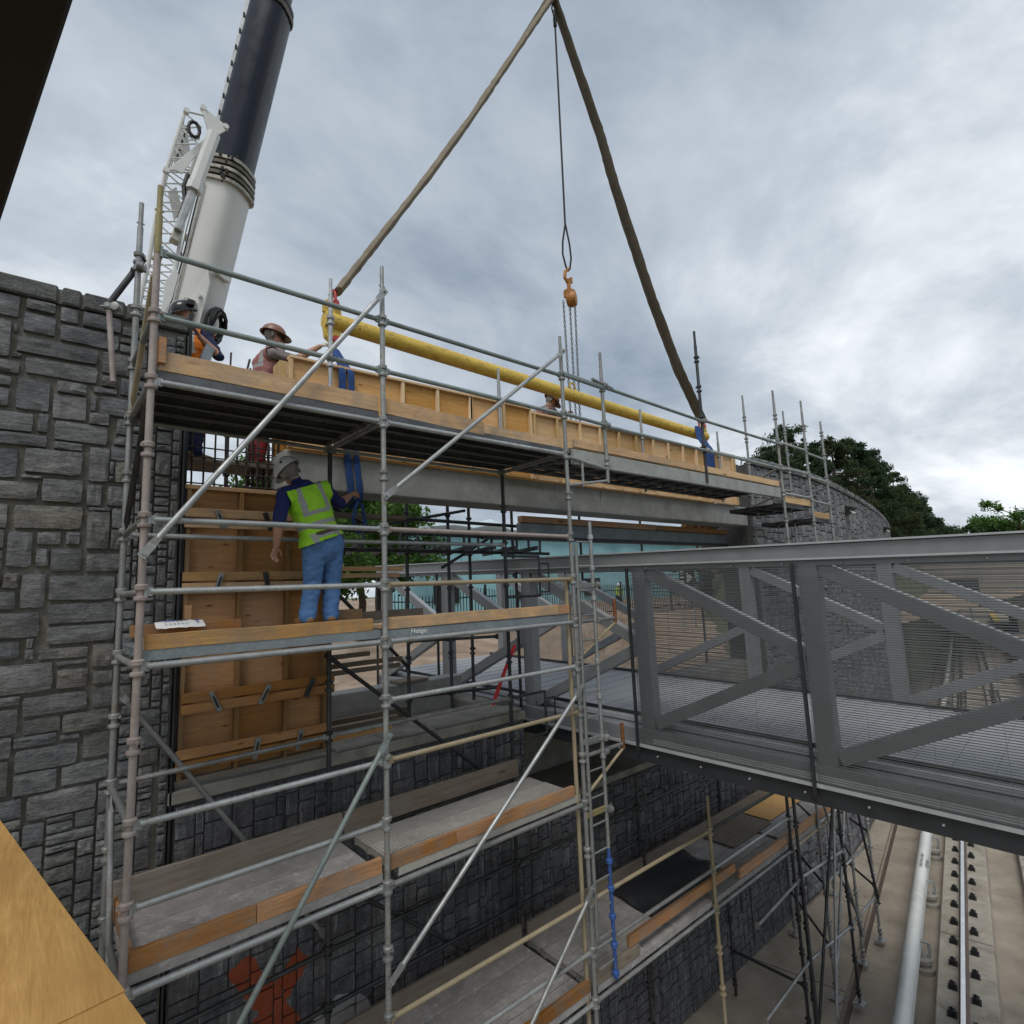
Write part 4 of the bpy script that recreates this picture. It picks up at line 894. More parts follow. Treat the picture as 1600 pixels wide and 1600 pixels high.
b = MB(); b.box((.507, FY+.08, 2.2), (.034, .22, 6.2)); tag(b.build('joint_filler', M['black'], None), 'black joint filler strip between the tall wall and the column form', 'joint filler')
rb = root('rebar_cage', (1.0, 1.85, 3.5), 'dark rebar cage standing above the column form', 'rebar')
def bar(p, q, r=.011, name='bar'):
    b = MB(); b.tube(p, q, r, 6); return b.build(name, M['rebar'], rb, True)
for i in range(9): bar((.62+i*.105, 1.82, 3.3), (.62+i*.105+rnd.uniform(-.02, .02), 1.82, 4.35+rnd.uniform(-.1, .5 if i in (3, 4) else .1)), .010)
for z in (3.62, 3.75, 3.9, 4.0): bar((.56, 1.80, z), (1.56, 1.80, z-.0), .008)
for i in range(6):
    for j in range(2): bar((1.24+i*.055, 1.95+.16*j, 3.4), (1.24+i*.055, 1.95+.16*j, 4.2), .014)
for k in range(8):
    z = 3.55+k*.09; b = MB(); b.path([(1.20, 1.9, z), (1.58, 1.9, z), (1.58, 2.16, z), (1.20, 2.16, z)], .007, 6, closed=True); b.build('tie', M['rebar'], rb, True)
for x, z in ((.92, 5.08), (1.12, 4.95)): bar((x, 1.75, 4.2), (x+.02, 1.75, z), .010)

bm_ = root('concrete_beam', (6.6, 1.7, 3.52), 'long grey precast concrete beam hanging in blue slings', 'beam')
b = MB(); b.box((4.05, 1.73, 3.81), (5.22, .46, .42)); b.build('beam_segment', M['concrete'], bm_, bevel=.015)
b = MB(); b.box((9.21, 1.73, 3.81), (5.08, .46, .42)); b.build('beam_segment', M['concrete'], bm_, bevel=.015)
bf = root('beam_formwork', (6.3, 1.4, 4.0), 'row of plywood side forms with pale studs along the top of the concrete beam', 'formwork')
# left half: big plywood sheets with few studs; right half: close pale studs
xs2 = [1.46, 2.08, 2.86, 3.38, 3.92, 4.46, 5.05]
def ztop(x): return 5.04+.016*(x-1.5)
for a, c in zip(xs2[:-1], xs2[1:]):
    b = MB(); b.box(((a+c)/2, 1.475, (4.03+ztop(a))/2), (c-a-.004, .02, ztop(a)-4.03)); b.build('plywood_sheet', M['ply'], bf)
    b = MB(); b.path([((a+c)/2-.04, 1.455, 4.50), ((a+c)/2+.05, 1.44, 4.57)], .007, 6); b.build('tie_rod', M['rebar'], bf)
for x in xs2[1:]+[1.47, 3.93, 4.52]:
    b = MB(); b.box((x, 1.438, (4.03+ztop(x))/2), (.042, .05, ztop(x)-4.03)); b.build('stud', M['pine_z'], bf, bevel=.003)
x = 5.10
sheets = []
while x < 11.15:
    n_ = min(x+.50+rnd.uniform(-.03, .03), 11.2)
    b = MB(); b.box(((x+n_)/2, 1.475, (4.03+ztop(x)-.06)/2), (n_-x-.004, .02, ztop(x)-.06-4.03)); b.build('plywood_sheet', M['pine_x'], bf)
    b = MB(); b.box((x+.02, 1.435, (4.03+ztop(x)-.06)/2), (.040, .058, ztop(x)-.06-4.03)); b.build('stud', M['pine_z'], bf, bevel=.003); x = n_
b = MB(); b.box((11.2, 1.44, 4.56), (.05, .09, 1.06)); b.build('stud', M['pine_z'], bf, bevel=.003)
for a, c in ((1.45, 3.3), (3.31, 5.05)): b = MB(); b.beam((a, 1.455, ztop(a)+.012), (c, 1.455, ztop(c)+.012), .10, .03); b.build('top_plate', M['pine_x'], bf, bevel=.003)
b = MB(); b.beam((5.06, 1.455, ztop(5.06)-.045), (11.22, 1.455, ztop(11.2)-.045), .10, .035); b.build('top_plate', M['pine_x'], bf, bevel=.003)
for a, c in ((1.46, 5.0), (5.01, 11.2)): b = MB(); b.box(((a+c)/2, 1.445, 4.045), (c-a, .05, .05)); b.build('bottom_plate', M['pine_x'], bf, bevel=.003)
for x in [1.5+.62*i for i in range(16)]: b = MB(); b.box((x, 1.98, 4.5), (.04, .05, .9)); b.build('rear_stud', M['pine_z'], bf)
b = MB(); b.box((6.3, 1.96, 4.5), (9.7, .02, .95)); b.build('rear_sheet', M['ply'], bf)
b = MB(); b.box((1.40, 1.56, 4.72), (.09, .22, .55)); b.build('end_block', M['pine_z'], bf, bevel=.004)
b = MB(); b.path([(1.34, 1.5, 4.50), (1.38, 1.42, 4.53), (1.45, 1.41, 4.52), (1.46, 1.42, 4.40)], .012, 6); b.build('tie_wire', M['rebar'], bf, True)
b = MB(); b.tube((1.53, 1.40, 4.15), (1.58, 1.40, 4.78), .009, 6); b.build('tie_bar', M['rebar'], bf)
# concrete curbs and a board inside the opening
cb_ = MB(); cb_.box((3.35, 3.05, .62), (2.7, .3, .95)); tag(cb_.build('concrete_curb', M['concrete'], None, bevel=.012), 'pale concrete upstand behind the low wall ledge', 'curb')
cb_ = MB(); cb_.box((4.66, 2.62, .66), (.30, .55, .22)); tag(cb_.build('concrete_curb', M['concrete_old'], None, bevel=.012), 'short concrete return curb at the end of the low wall', 'curb')
cb_ = MB(); cb_.box((1.98, 2.95, .75), (.08, .7, 1.2)); tag(cb_.build('form_board', M['ply'], None, bevel=.004), 'orange plywood board beside the pale concrete upstand', 'board')
flatboard(3.55, 4.05, 2.85, 3.15, 1.10, 'wood_old', 'dark plank offcut lying on the pale concrete upstand', rz=.15, group=None)
gb = MB(); gb.box((2.7, 2.55, .38), (4.2, .9, .5)); tag(gb.build('gravel_fill', M['soil'], None), kind='structure')
for k, (y, z) in enumerate(((1.72, .77), (2.1, .745), (2.32, .745))):
    timber('sill_timber', .56+.1*k, 2.9+.3*k, y+.18, z, .06+.03*k, .09, 'wood_old' if k else 'ply', ('orange timber sill lying on the low wall ledge', 'brown timber behind the orange sill on the low wall', 'brown timber furthest back on the low wall ledge')[k], group='timbers on the low wall', cat='timber')
# red webbing tied to the bridge end
b = MB(); b.path([(4.62, 1.5, 1.63), (4.4, 1.47, 1.32), (4.15, 1.45, .90)], .035, 8, flat=.15); tag(b.build('red_strap', M['red_cloth'], None, True), 'red webbing strap slanting down beside the bridge post', 'strap')

# ================================================================== LIFTING GEAR
sp_ = root('spreader_bar', (6.4, 1.78, 5.6), 'yellow pipe spreader bar hanging above the plywood forms', 'spreader bar')
PA, PB = V(1.99, 1.8, 5.80), V(10.75, 1.8, 5.60)
b = MB(); b.tube(PA, PB, .105, 24); b.build('pipe', M['yellow'], sp_, True)
for P, s in ((PA, 1), (PB, -1)):
    b = MB(); b.prism([(-.10, -.09), (.14, -.09), (.10, -.27), (.0, -.30), (-.08, -.24)], .05, Matrix.Translation(P+V(.08*s, 0, 0)) @ Matrix.Rotation(math.pi/2, 4, 'X')); b.build('lower_lug', M['yellow'], sp_, bevel=.008)
    b = MB(); b.prism([(-.10, .09), (.14, .09), (.12, .25), (-.05, .27), (-.10, .22)], .05, Matrix.Translation(P+V(.08*s, 0, 0)) @ Matrix.Rotation(math.pi/2, 4, 'X')); b.build('upper_lug', M['yellow'], sp_, bevel=.008)
    for zz2, up in ((-.25, -1), (.22, 1)):
        c = P+V(.12*s, 0, zz2); pts = [c+V(0, .055, 0), c+V(0, .06, .10*up), c+V(0, .04, .17*up), c+V(0, 0, .195*up), c+V(0, -.04, .17*up), c+V(0, -.06, .10*up), c+V(0, -.055, 0)]
        b = MB(); b.path(pts, .020, 8); b.tube(c+V(0, -.085, 0), c+V(0, .085, 0), .023, 8); b.lathe([(-.02, .04), (.02, .04)], c+V(0, -.07, 0), 10, (0, 1, 0)); b.build('shackle', M['red'], sp_, True)
b = MB(); b.path([(6.42, 1.8, 5.80), (6.36, 1.8, 5.86), (6.40, 1.8, 5.93), (6.48, 1.8, 5.92), (6.52, 1.8, 5.84), (6.48, 1.8, 5.78)], .018, 8); b.build('centre_ring', M['yellow'], sp_, True)
def sling(pts, r, mat, label, name='lifting_sling', flat=.35, wob=.0, group='slings', cat='sling'):
    P = [V(p) for p in pts]; out = []
    for i in range(len(P)-1):
        n = 14
        for k in range(n): out.append(P[i].lerp(P[i+1], k/n))
    out.append(P[-1]); rs = [r*(1+rnd.uniform(-wob, wob)) for _ in out]
    b = MB(); b.path(out, rs, 10, flat=flat); return tag(b.build(name, M[mat], None, True), label, cat, group)
AP = V(6.53, 1.8, 13.72)
sling([PA+V(.15, -.06, .38), V(2.62, 1.73, 6.97), V(3.50, 1.74, 8.42), V(4.34, 1.74, 9.87), V(5.30, 1.75, 11.62), AP+V(-.08, -.05, -.02), AP+V(.05, -.05, .12)], .115, 'sling', 'tan cloth sling from the left end of the spreader bar to the apex', wob=.12, flat=.45)
sling([PA+V(.13, .10, .38), V(2.66, 1.86, 7.0), V(3.54, 1.86, 8.47), V(4.38, 1.86, 9.9), V(5.33, 1.86, 11.67), AP+V(-.1, .1, .05)], .07, 'sling_dk', 'second tan sling leg behind the left sling', wob=.12, flat=.45)
sling([PB+V(-.1, -.06, .36), V(9.86, 1.74, 6.95), V(9.0, 1.74, 8.42), V(8.03, 1.74, 10.47), V(7.62, 1.74, 11.5), AP+V(-.02, -.05, -.05), AP+V(-.04, -.05, .1)], .075, 'sling_dk', 'brown cloth sling from the right end of the spreader bar to the apex', wob=.10, flat=.45)
sling([PB+V(-.06, .05, .36), V(9.9, 1.85, 6.95), V(9.05, 1.85, 8.42), V(8.09, 1.85, 10.47), V(7.72, 1.85, 11.5), AP+V(.16, .1, .05)], .075, 'sling_dk', 'second brown sling leg behind the right sling', wob=.10, flat=.45)
for k, (x, dx) in enumerate(((2.02, .0), (2.13, .04))):
    sling([(2.10+dx*.3, 1.72, 5.40), (x+.02, 1.38, 5.0), (x+.02, 1.375, 4.5), (x+.08, 1.385, 4.1), (x+.13, 1.47, 3.95), (x+.17, 1.47, 3.6), (x+.18, 1.5, 3.53), (x+.18, 1.75, 3.46)], .042, 'blue_cloth', ('blue lifting sling wrapped round the beam beside the hi-vis worker', 'second blue sling strand wrapped round the beam beside the worker')[k], 'beam_sling', .4, .1, 'blue beam slings')
sling([(2.28, 1.5, 3.50), (2.22, 1.5, 3.28), (2.30, 1.52, 3.13), (2.38, 1.5, 3.25), (2.33, 1.5, 3.48)], .03, 'blue_cloth', 'dark blue sling tail looped below the beam', 'sling_tail', .6, .1, 'blue beam slings')
for k in range(2):
    sling([(10.18+.14*k, 1.66, 5.72), (10.16+.14*k, 1.62, 5.45), (10.14+.14*k, 1.42, 5.15), (10.12+.14*k, 1.40, 4.6)], .055, 'blue_cloth', ('blue sling over the right end of the spreader bar', 'second blue sling over the right end of the spreader bar')[k], 'beam_sling', .4, .1, 'blue slings at the far end of the beam')
hw = root('chain_hoist', (6.48, 1.8, 7.3), 'orange chain hoist hanging on a wire rope with long chains', 'chain hoist')
b = MB(); b.tube((6.53, 1.8, 13.4), (6.49, 1.8, 8.95), .018, 8); b.tube((6.53, 1.8, 13.15), (6.53, 1.8, 13.35), .035, 8); b.path([(6.53, 1.8, 13.3), (6.46, 1.8, 13.5), (6.5, 1.8, 13.7), (6.6, 1.8, 13.6), (6.54, 1.8, 13.3)], .016, 6); b.build('wire_rope', M['black'], hw, True)
b = MB(); b.path([(6.49, 1.8, 8.97), (6.40, 1.8, 8.6), (6.38, 1.8, 8.35), (6.45, 1.8, 8.12), (6.50, 1.8, 8.06), (6.55, 1.8, 8.12), (6.60, 1.8, 8.35), (6.58, 1.8, 8.6), (6.50, 1.8, 8.97)], .018, 6); b.build('rope_eye', M['black'], hw, True)
b = MB(); b.path([(6.50, 1.8, 8.10), (6.42, 1.8, 8.02), (6.40, 1.8, 7.90), (6.48, 1.8, 7.82), (6.56, 1.8, 7.86), (6.56, 1.8, 7.95)], .03, 8); b.tube((6.49, 1.8, 7.9), (6.5, 1.8, 7.65), .035, 8); b.build('hook', M['orange_steel'], hw, True)
b = MB(); b.lathe([(-.09, .08), (-.08, .12), (-.03, .14), (.03, .14), (.08, .12), (.09, .08)], (6.53, 1.78, 7.52), 16, (.5, -.85, 0)); b.box((6.50, 1.8, 7.62), (.16, .14, .14)); b.build('hoist_body', M['orange_steel'], hw, True)
lk = MB(); 
lk.path([(0, .018, .012), (0, .018, .038), (0, 0, .055), (0, -.018, .038), (0, -.018, .012), (0, 0, -.005)], .0042, 5, closed=True)
for j, (dx, dy, z0) in enumerate(((-.14, 0, 5.2), (-.10, .04, 5.0), (.02, 0, 5.0), (.06, .03, 5.3), (.16, 0, 5.0), (.19, .03, 5.1))):
    b = MB(); z = 7.40; k = 0
    while z > z0:
        Mx = Matrix.Translation((6.47+dx*(1-.25*(7.4-z)/2.4), 1.8+dy, z)) @ Matrix.Rotation(k*math.pi/2+.4, 4, 'Z'); b.add([Mx @ v for v in lk.v], lk.f); z -= .046; k += 1
    b.build('chain', M['chain'], hw, True)

# ================================================================== CRANE
cr_ = root('mobile_crane', (0.6, 12.2, .9), 'white and navy telescopic crane boom rising behind the tall wall', 'crane')
BP, BD = V(2.113, 10.0, 9.331), V(.13717378, -.22426231, .96482629)
BS = BD.cross(V(.76, -.65, -.04)).normalized(); BR = BS.cross(BD).normalized()      # BR: across the view, BS: depth
def sect(s, w, h, mb, prev=None, m=0, n=20):
    pts = []
    for k in range(n):
        t = 2*math.pi*k/n; c, q = math.cos(t), math.sin(t)
        pts.append(BP+BD*s+BR*w*.5*math.copysign(abs(c)**.6, c)+BS*h*.5*math.copysign(abs(q)**.75, q))
    b0 = len(mb.v); mb.v += pts
    if prev is not None:
        for k in range(n): mb.f.append((prev+k, prev+(k+1) % n, b0+(k+1) % n, b0+k)); mb.mi.append(m)
    return b0
def segment(name, ring, mat):
    b = MB(); p = None
    first = None
    for s, w, h in ring:
        p = sect(s, w, h, b, p); first = p if first is None else first
    b.f.append(tuple(reversed(range(20)))); b.mi.append(0); b.f.append(tuple(range(p, p+20))); b.mi.append(0)
    return b.build(name, mat, cr_, True)
segment('base_boom', [(-10, .98, 1.05), (3.15, .98, 1.05)], M['white'])
segment('inner_boom', [(3.0, .88, .92), (8.05, .88, .92)], M['navy']); segment('inner_boom', [(8.1, .68, .74), (26, .6, .66)], M['navy'])
for k, s in enumerate((3.10, 3.24, 3.38, 3.52, 3.66)): segment('boom_collar', [(s, 1.16-.04*k, 1.2-.03*k), (s+.075, 1.16-.04*k, 1.2-.03*k)], M['grease'] if k % 2 else M['collar'])
segment('boom_collar', [(7.85, .96, 1.0), (7.95, .96, 1.0)], M['grease']); segment('boom_collar', [(8.05, .9, .95), (8.13, .9, .95)], M['navy'])
for k in range(26):
    b = MB(); b.box(BP+BD*3.4+BR*rnd.uniform(-.42, .42)-BS*rnd.uniform(.50, .60)+BD*rnd.uniform(-.3, .35), (.05, .05, rnd.uniform(.03, .09))); b.build('collar_bolt', M['black'], cr_)
for k in range(10):
    b = MB(); b.path([BP+BD*(1.95+rnd.uniform(-.15, .15))-BR*(.50+rnd.uniform(-.1, .12)), BP+BD*(1.85+rnd.uniform(-.2, .2))-BR*(.60+rnd.uniform(-.1, .1)), BP+BD*(1.8+rnd.uniform(-.2, .1))-BR*.46], .03, 5); b.build('hose', M['black'], cr_)
S_ = -1 if BS.dot(V(0, -1, 0)) < 0 else 1
FR = BS*S_                                    # towards the viewer
b = MB(); b.beam(BP+BD*3.7-BR*.40+FR*.30, BP+BD*7.9-BR*.40+FR*.30, .09, .10, FR); b.build('guide_strip', M['bridge_lt'], cr_)
for k in range(9): b = MB(); b.box(BP+BD*(4.0+k*.42)-BR*.40+FR*.36, (.03, .05, .10), None); b.build('slot', M['black'], cr_)
for pl in ([(.38, 1.0), (.05, -.3), (.30, -1.3), (.50, -1.0), (.50, .6)], [(-.42, -.25), (.22, -.45), (.18, -.30)]):
    Mx = Matrix(((BR.x, BD.x, FR.x, (BP+FR*.53).x), (BR.y, BD.y, FR.y, (BP+FR*.53).y), (BR.z, BD.z, FR.z, (BP+FR*.53).z), (0, 0, 0, 1)))
    b = MB(); b.prism(pl, .06, Mx); b.build('gusset', M['white'], cr_)
for u, w, L in ((.50, .95, .10), (.36, .25, .12), (.20, -.35, .10)): b = MB(); b.tube(BP+BR*u+BD*w, BP+BR*(u+.02)+BD*w+FR*(.55+L), .05, 10); b.tube(BP+BR*.42+BD*w, BP+BR*.62+BD*w, .05, 10); b.build('pin', M['white'], cr_, True)
for k in range(6):
    b = MB(); c = BP+BR*(.60+.03*k)-BD*.25+FR*.2; rr_ = .30+.05*math.sin(k*2.3); b.path([c+BD*math.cos(t)*rr_*1.25+FR*math.sin(t)*rr_+BR*.03*math.sin(3*t+k) for t in [j*.4488 for j in range(14)]], .035, 6, closed=True); b.build('cable_coil', M['black'], cr_, True)
for k in range(3):
    b = MB(); b.path([BP+BD*(-2+j*.55)-BR*(.20+.07*k)+FR*(.545+.012*math.sin(j*1.7+k)) for j in range(10)], .018, 6); b.build('hydraulic_line', M['black' if k == 1 else 'collar'], cr_, True)
b = MB(); b.lathe([(-.25, .13), (.25, .13)], BP+BR*.22-BD*.15+FR*.66, 16, BD); b.build('tank', M['galv'], cr_, True)
for k, (u, w) in enumerate(((-.43, 1.6), (-.43, 1.2), (-.43, .7), (-.43, .1), (-.43, -.35))): b = MB(); b.box(BP+BR*u+BD*w+FR*.36, (.035, .035, .12)); b.build('slot', M['black'], cr_)
# folded lattice jib beside the boom
jb = root('folding_jib', (1.5, 9.4, 8), 'white lattice folding jib stowed alongside the crane boom', 'crane jib')
def jl(p, q, r, mat='white', name='lattice_bar'): b = MB(); b.tube(p, q, r, 7); return b.build(name, M[mat], jb, True)
JL = [V(*p) for p in ((1.30, 7.45, 12.43), (1.14, 7.45, 11.62), (1.01, 7.45, 10.94), (0.90, 7.45, 10.03), (0.81, 7.45, 9.05), (0.72, 7.45, 8.36), (0.65, 7.45, 7.63), (.5, 7.45, 6.2))]
JR = [V(*p) for p in ((1.64, 7.45, 12.69), (1.57, 7.45, 11.86), (1.45, 7.45, 11.14), (1.39, 7.45, 10.25), (1.28, 7.45, 9.23), (1.18, 7.45, 8.52), (1.10, 7.45, 7.76), (.95, 7.45, 6.3))]
back = V(.05, .45, .05)
for ch in (JL, JR):
    for o_2 in (V(0, 0, 0), back):
        b = MB(); b.path([q+o_2 for q in (ch if ch is JL else ch[1:])], .034, 7); b.build('chord', M['white'], jb, True)
for k in range(len(JL)-1):
    for h in (0, .5):
        a0, a1 = JL[k].lerp(JL[k+1], h), JL[k].lerp(JL[k+1], h+.5); c0, c1 = JR[k].lerp(JR[k+1], h), JR[k].lerp(JR[k+1], h+.5)
        for o_2 in (V(0, 0, 0), back): jl(a0+o_2, c1+o_2, .016); jl(c1+o_2, a1+o_2, .016)
        jl(a0, a0+back, .014); jl(c1, c1+back, .014); jl(a0, a1+back, .012)
def plate(poly, y, mat='white', th=.04, name='side_plate'):
    b = MB(); b.prism([(x, z) for x, z in poly], th, Matrix.Translation((0, y, 0)) @ Matrix.Rotation(math.pi/2, 4, 'X')); return b.build(name, M[mat], jb, bevel=.005)
plate([(0.99, 10.84), (1.77, 12.11), (1.71, 11.78), (1.44, 11.32), (1.28, 10.93), (1.14, 10.94)], 7.30); plate([(1.59, 12.51), (1.69, 12.50), (2.04, 12.34), (2.01, 12.22), (1.87, 12.04), (1.75, 12.11), (1.65, 12.24)], 7.20)
plate([(1.09, 10.62), (1.23, 10.80), (1.36, 10.32), (1.22, 10.05)], 7.60); plate([(1.07, 8.54), (1.24, 8.90), (1.29, 8.75), (1.19, 8.19), (1.02, 7.74)], 7.30)
plate([(1.10, 11.35), (1.28, 12.25), (1.38, 12.3), (1.45, 11.75), (1.33, 11.45)], 7.62)
jl((1.29, 7.2, 12.27), (1.62, 7.2, 12.36), .022); jl((1.60, 7.2, 12.48), (1.74, 7.2, 12.0), .045)
jl((1.79, 7.15, 11.99), (1.47, 7.15, 10.59), .125, 'white', 'jib_cylinder'); jl((1.50, 7.15, 10.72), (1.46, 7.15, 10.54), .145, 'white', 'cylinder_gland'); jl((1.46, 7.15, 10.58), (1.22, 7.15, 9.60), .075, 'galv', 'cylinder_rod')
for c in ((1.29, 7.2, 12.27), (1.59, 7.2, 12.51), (2.02, 7.2, 12.32), (1.0, 7.28, 10.85), (1.80, 7.1, 12.03)): b = MB(); b.lathe([(-.05, .055), (.05, .055)], c, 12, (0, 1, 0)); b.build('pin_eye', M['white'], jb, True)
b = MB(); b.path([V(1.42+.10*math.cos(t), 7.1, 11.86+.17*math.sin(t)) for t in [k*.62 for k in range(11)]], .035, 6); b.build('hose_coil', M['black'], jb, True)
b = MB(); b.box((1.22, 7.3, 9.55), (.16, .2, .30), Matrix.Rotation(.25, 3, 'Y')); b.build('sheave_block', M['collar'], jb, bevel=.02)
b = MB(); b.path([(1.36, 7.2, 10.9), (1.30, 7.2, 10.6), (1.33, 7.2, 10.3), (1.24, 7.2, 9.9)], .045, 6); b.build('hose', M['black'], jb, True)
for k in range(7):
    p_ = JL[0].lerp(JL[2], .12+k*.12); b = MB(); b.box(p_+V(.10, .12, -.05), (.03, .03, .08), Matrix.Rotation(.12, 3, 'Y')); b.build('slot', M['black'], jb)
# carrier of the crane, hidden behind the wall from here
b = MB(); b.box((.3, 12.6, 2.2), (2.8, 7.0, 1.6)); b.box((.5, 12.4, 3.4), (2.4, 4.2, .9)); b.build('carrier', M['white'], cr_, bevel=.06)
wb_ = MB(); wb_.lathe([(-.2, .35), (-.2, .62), (.2, .62), (.2, .35)], (0, 0, 0), 20, (1, 0, 0)); wme = wb_.mesh('wheel', M['black'], True)
for sx in (-1, 1):
    for k in range(4): inst('wheel', wme, Matrix.Translation((.3+sx*1.35, 10+k*1.7, 1.45)), cr_)

# ================================================================== FOOTBRIDGE
TH = R(4.0); BU = V(math.sin(TH), -math.cos(TH), 0); BW = V(math.cos(TH), math.sin(TH), 0); BO = V(5.50, -2.14, 0)
def bp(u, w, z): return BO+BU*u+BW*w+V(0, 0, z-.026*u)
br = root('footbridge', bp(-2, 1.6, -.2), 'grey steel truss footbridge enclosed in dark wire mesh crossing the tracks', 'bridge')
PAN = 2.0; WID = 3.2; U0, U1 = -8.2, 6.4
def bb(u0, w0, z0, u1, w1, z1, wd, ht, mat, name, up=(0, 0, 1), bev=0):
    b = MB(); b.beam(bp(u0, w0, z0), bp(u1, w1, z1), wd, ht, up); return b.build(name, M[mat], br, bevel=bev)
for w in (0, WID):
    o = -1 if w == 0 else 1
    bb(U0, w, 2.665, U1, w, 2.665, .22, .165, 'bridge', 'top_chord', bev=.01); bb(U0, w+o*.02, 2.757, U1, w+o*.02, 2.757, .24, .018, 'bridge_lt', 'top_rail')
    bb(U0, w+o*.125, 2.60, U1, w+o*.125, 2.60, .02, .02, 'bridge_lt', 'drip_edge'); bb(U0, w+o*.06, 2.555, U1, w+o*.06, 2.555, .03, .05, 'bridge', 'mesh_rail')
    bb(U0, w, .50, U1, w, .50, .20, .18, 'bridge', 'bottom_chord', bev=.01); bb(U0, w+o*.06, .395, U1, w+o*.06, .395, .16, .03, 'bridge_lt', 'ledge')
    bb(U0, w, .29, U1, w, .29, .20, .17, 'bridge_dk', 'lower_fascia'); bb(U0, w-o*.22, .672, U1, w-o*.22, .672, .03, .05, 'bridge_dk', 'kick_strip')
    bb(U0, w-o*.14, .63, U1, w-o*.14, .63, .12, .05, 'bridge_lt', 'kerb_angle')
    for k in range(-4, 4):
        u = k*PAN; bb(u+.03, w, .59, u+.03, w, 2.585, .16, .18, 'bridge', 'truss_post', BU)
        if w == 0 or k % 1 == 0: bb(u-.09, w+o*.150, .30, u-.09, w+o*.150, 2.56, .035, .03, 'bridge_dk', 'joint_strip', BU)
        if k < 3:
            bb(u+.13, w-o*.01, 2.50, u+PAN-.07, w-o*.01, 1.63, .12, .14, 'bridge', 'diagonal', bev=.006); bb(u+.13, w-o*.01, .66, u+PAN-.07, w-o*.01, 1.55, .12, .14, 'bridge', 'diagonal', bev=.006)
            bb(u+.13, w-o*.01, 2.578, u+PAN-.07, w-o*.01, 1.708, .09, .012, 'bridge_lt', 'flange')
    for k in range(int((U1-U0)/.55)):
        u = U0+.3+k*.55; b = MB(); b.lathe([(0, .011), (.02, .011), (.026, .006)], bp(u, w+o*.078, 2.555), 6, BW*o); b.build('bolt', M['bridge_lt'], br); b = MB(); b.lathe([(0, .010), (.02, .010)], bp(u, w+o*.10, .30), 6, BW*o); b.build('bolt', M['bridge_lt'], br)
    # wire mesh, one panel per bay: horizontal wires with thin uprights
    for k in range(-5, 4):
        if w == 0 and k < -1: continue
        a, c = max(U0, k*PAN-.06), min(U1, (k+1)*PAN-.12)
        if c-a < .2: continue
        b = MB(); z = .44; sw = .0082
        while z < 2.53:
            b.beam(bp(a, w+o*.125, z), bp(c, w+o*.125, z), .0035, sw); z += .0225
        nn = int((c-a)/.40)
        for i in range(nn+1):
            u = a+(c-a)*i/nn; b.beam(bp(u, w+o*.119, .44), bp(u, w+o*.119, 2.53), .002, .002, BU)
        b.build('mesh_screen', M['mesh'], br, fix=False)
nb = 48
bd = MB()
for i in range(nb):
    u = U0+(U1-U0)*(i+.5)/nb; bd.beam(bp(u, .16, .62), bp(u, WID-.16, .62), (U1-U0)/nb-.0015, .05)
bd.build('decking', M['bridge_deck'], br)
b = MB(); b.beam(bp(U0, WID/2, .57), bp(U1, WID/2, .57), WID-.3, .03); b.build('deck_pan', M['bridge_deck'], br)
for k in range(-8, 7): bb(k*1.0, .1, .36, k*1.0, WID-.1, .36, .12, .26, 'bridge_dk', 'floor_beam')
b = MB(); b.beam(bp(-1.9, -.108, .47), bp(5.9, -.108, .47), .006, .07); b.build('perforated_strip', M['bridge_lt'], br)


# ================================================================== NEAR THINGS ROUND THE CAMERA
pl = root('plywood_platform', (-.9, -2.0, 1.2), 'yellow plywood sheets of a platform edge close by', 'platform')
def sheet(poly, z, mat, name='plywood_sheet', t=.019):
    b = MB(); b.prism(poly, t, Matrix.Translation((0, 0, z-t/2))); return b.build(name, M[mat], pl, bevel=.002)
E0, E1 = V(-.633, .089, 0), V(-.235, -2.445, 0); ed = (E1-E0).normalized(); eo = V(-ed.y*-1, ed.x*-1, 0); eo = V(ed.y, -ed.x, 0)
if eo.x > 0: eo = -eo
Q = lambda t, s: ((E0+ed*t+eo*s).x, (E0+ed*t+eo*s).y)
sheet([Q(-.9, 0), Q(2.33, 0), Q(2.33, 1.2), Q(-.9, 1.2)], 1.20, 'ply_new'); sheet([Q(2.336, 0.004), Q(3.2, .004), Q(3.2, 1.2), Q(2.336, 1.2)], 1.197, 'ply_new')
for t in (-.5, .6, 1.7, 2.8): b = MB(); p, q = Q(t, .06), Q(t, 1.15); b.beam((*p, 1.13), (*q, 1.13), .04, .09); b.build('joist', M['pine_x'], pl)
for t, s in ((-.3, .2), (2.9, .2), (-.3, 1.1), (2.9, 1.1)): p = Q(t, s); b = MB(); b.box((*p, (1.08+GZ)/2), (.09, .09, 1.08-GZ)); b.build('leg', M['wood_z'], pl)
# dark timber header overhead
hd = root('overhead_beam', (-.8, -3.4, 3.1), 'dark shaded timber header close overhead beside the tall wall', 'beam')
A0, A1 = V(-.578, -3.72, 3.385), V(-.66, -2.86, 3.31)
p0, p1 = A0, A1
dd = (V(-.677, -2.931, 3.3)-V(-.578, -3.637, 3.3)).normalized()
o_ = V(-dd.y, dd.x, 0); o_ = o_ if o_.x < 0 else -o_
b = MB(); c0, c1 = V(-.578, -3.637, 3.3)-dd*1.4+o_*.14+V(0, 0, .11), V(-.677, -2.931, 3.3)+dd*1.9+o_*.14+V(0, 0, .11); b.beam(c0, c1, .28, .22); b.build('header', M['shade_timber'], hd, bevel=.006)
b = MB(); b.beam(c0+o_*.02+V(0, 0, -.128), c1+o_*.02+V(0, 0, -.128), .06, .03); b.build('batten', M['wood_z'], hd, bevel=.003)
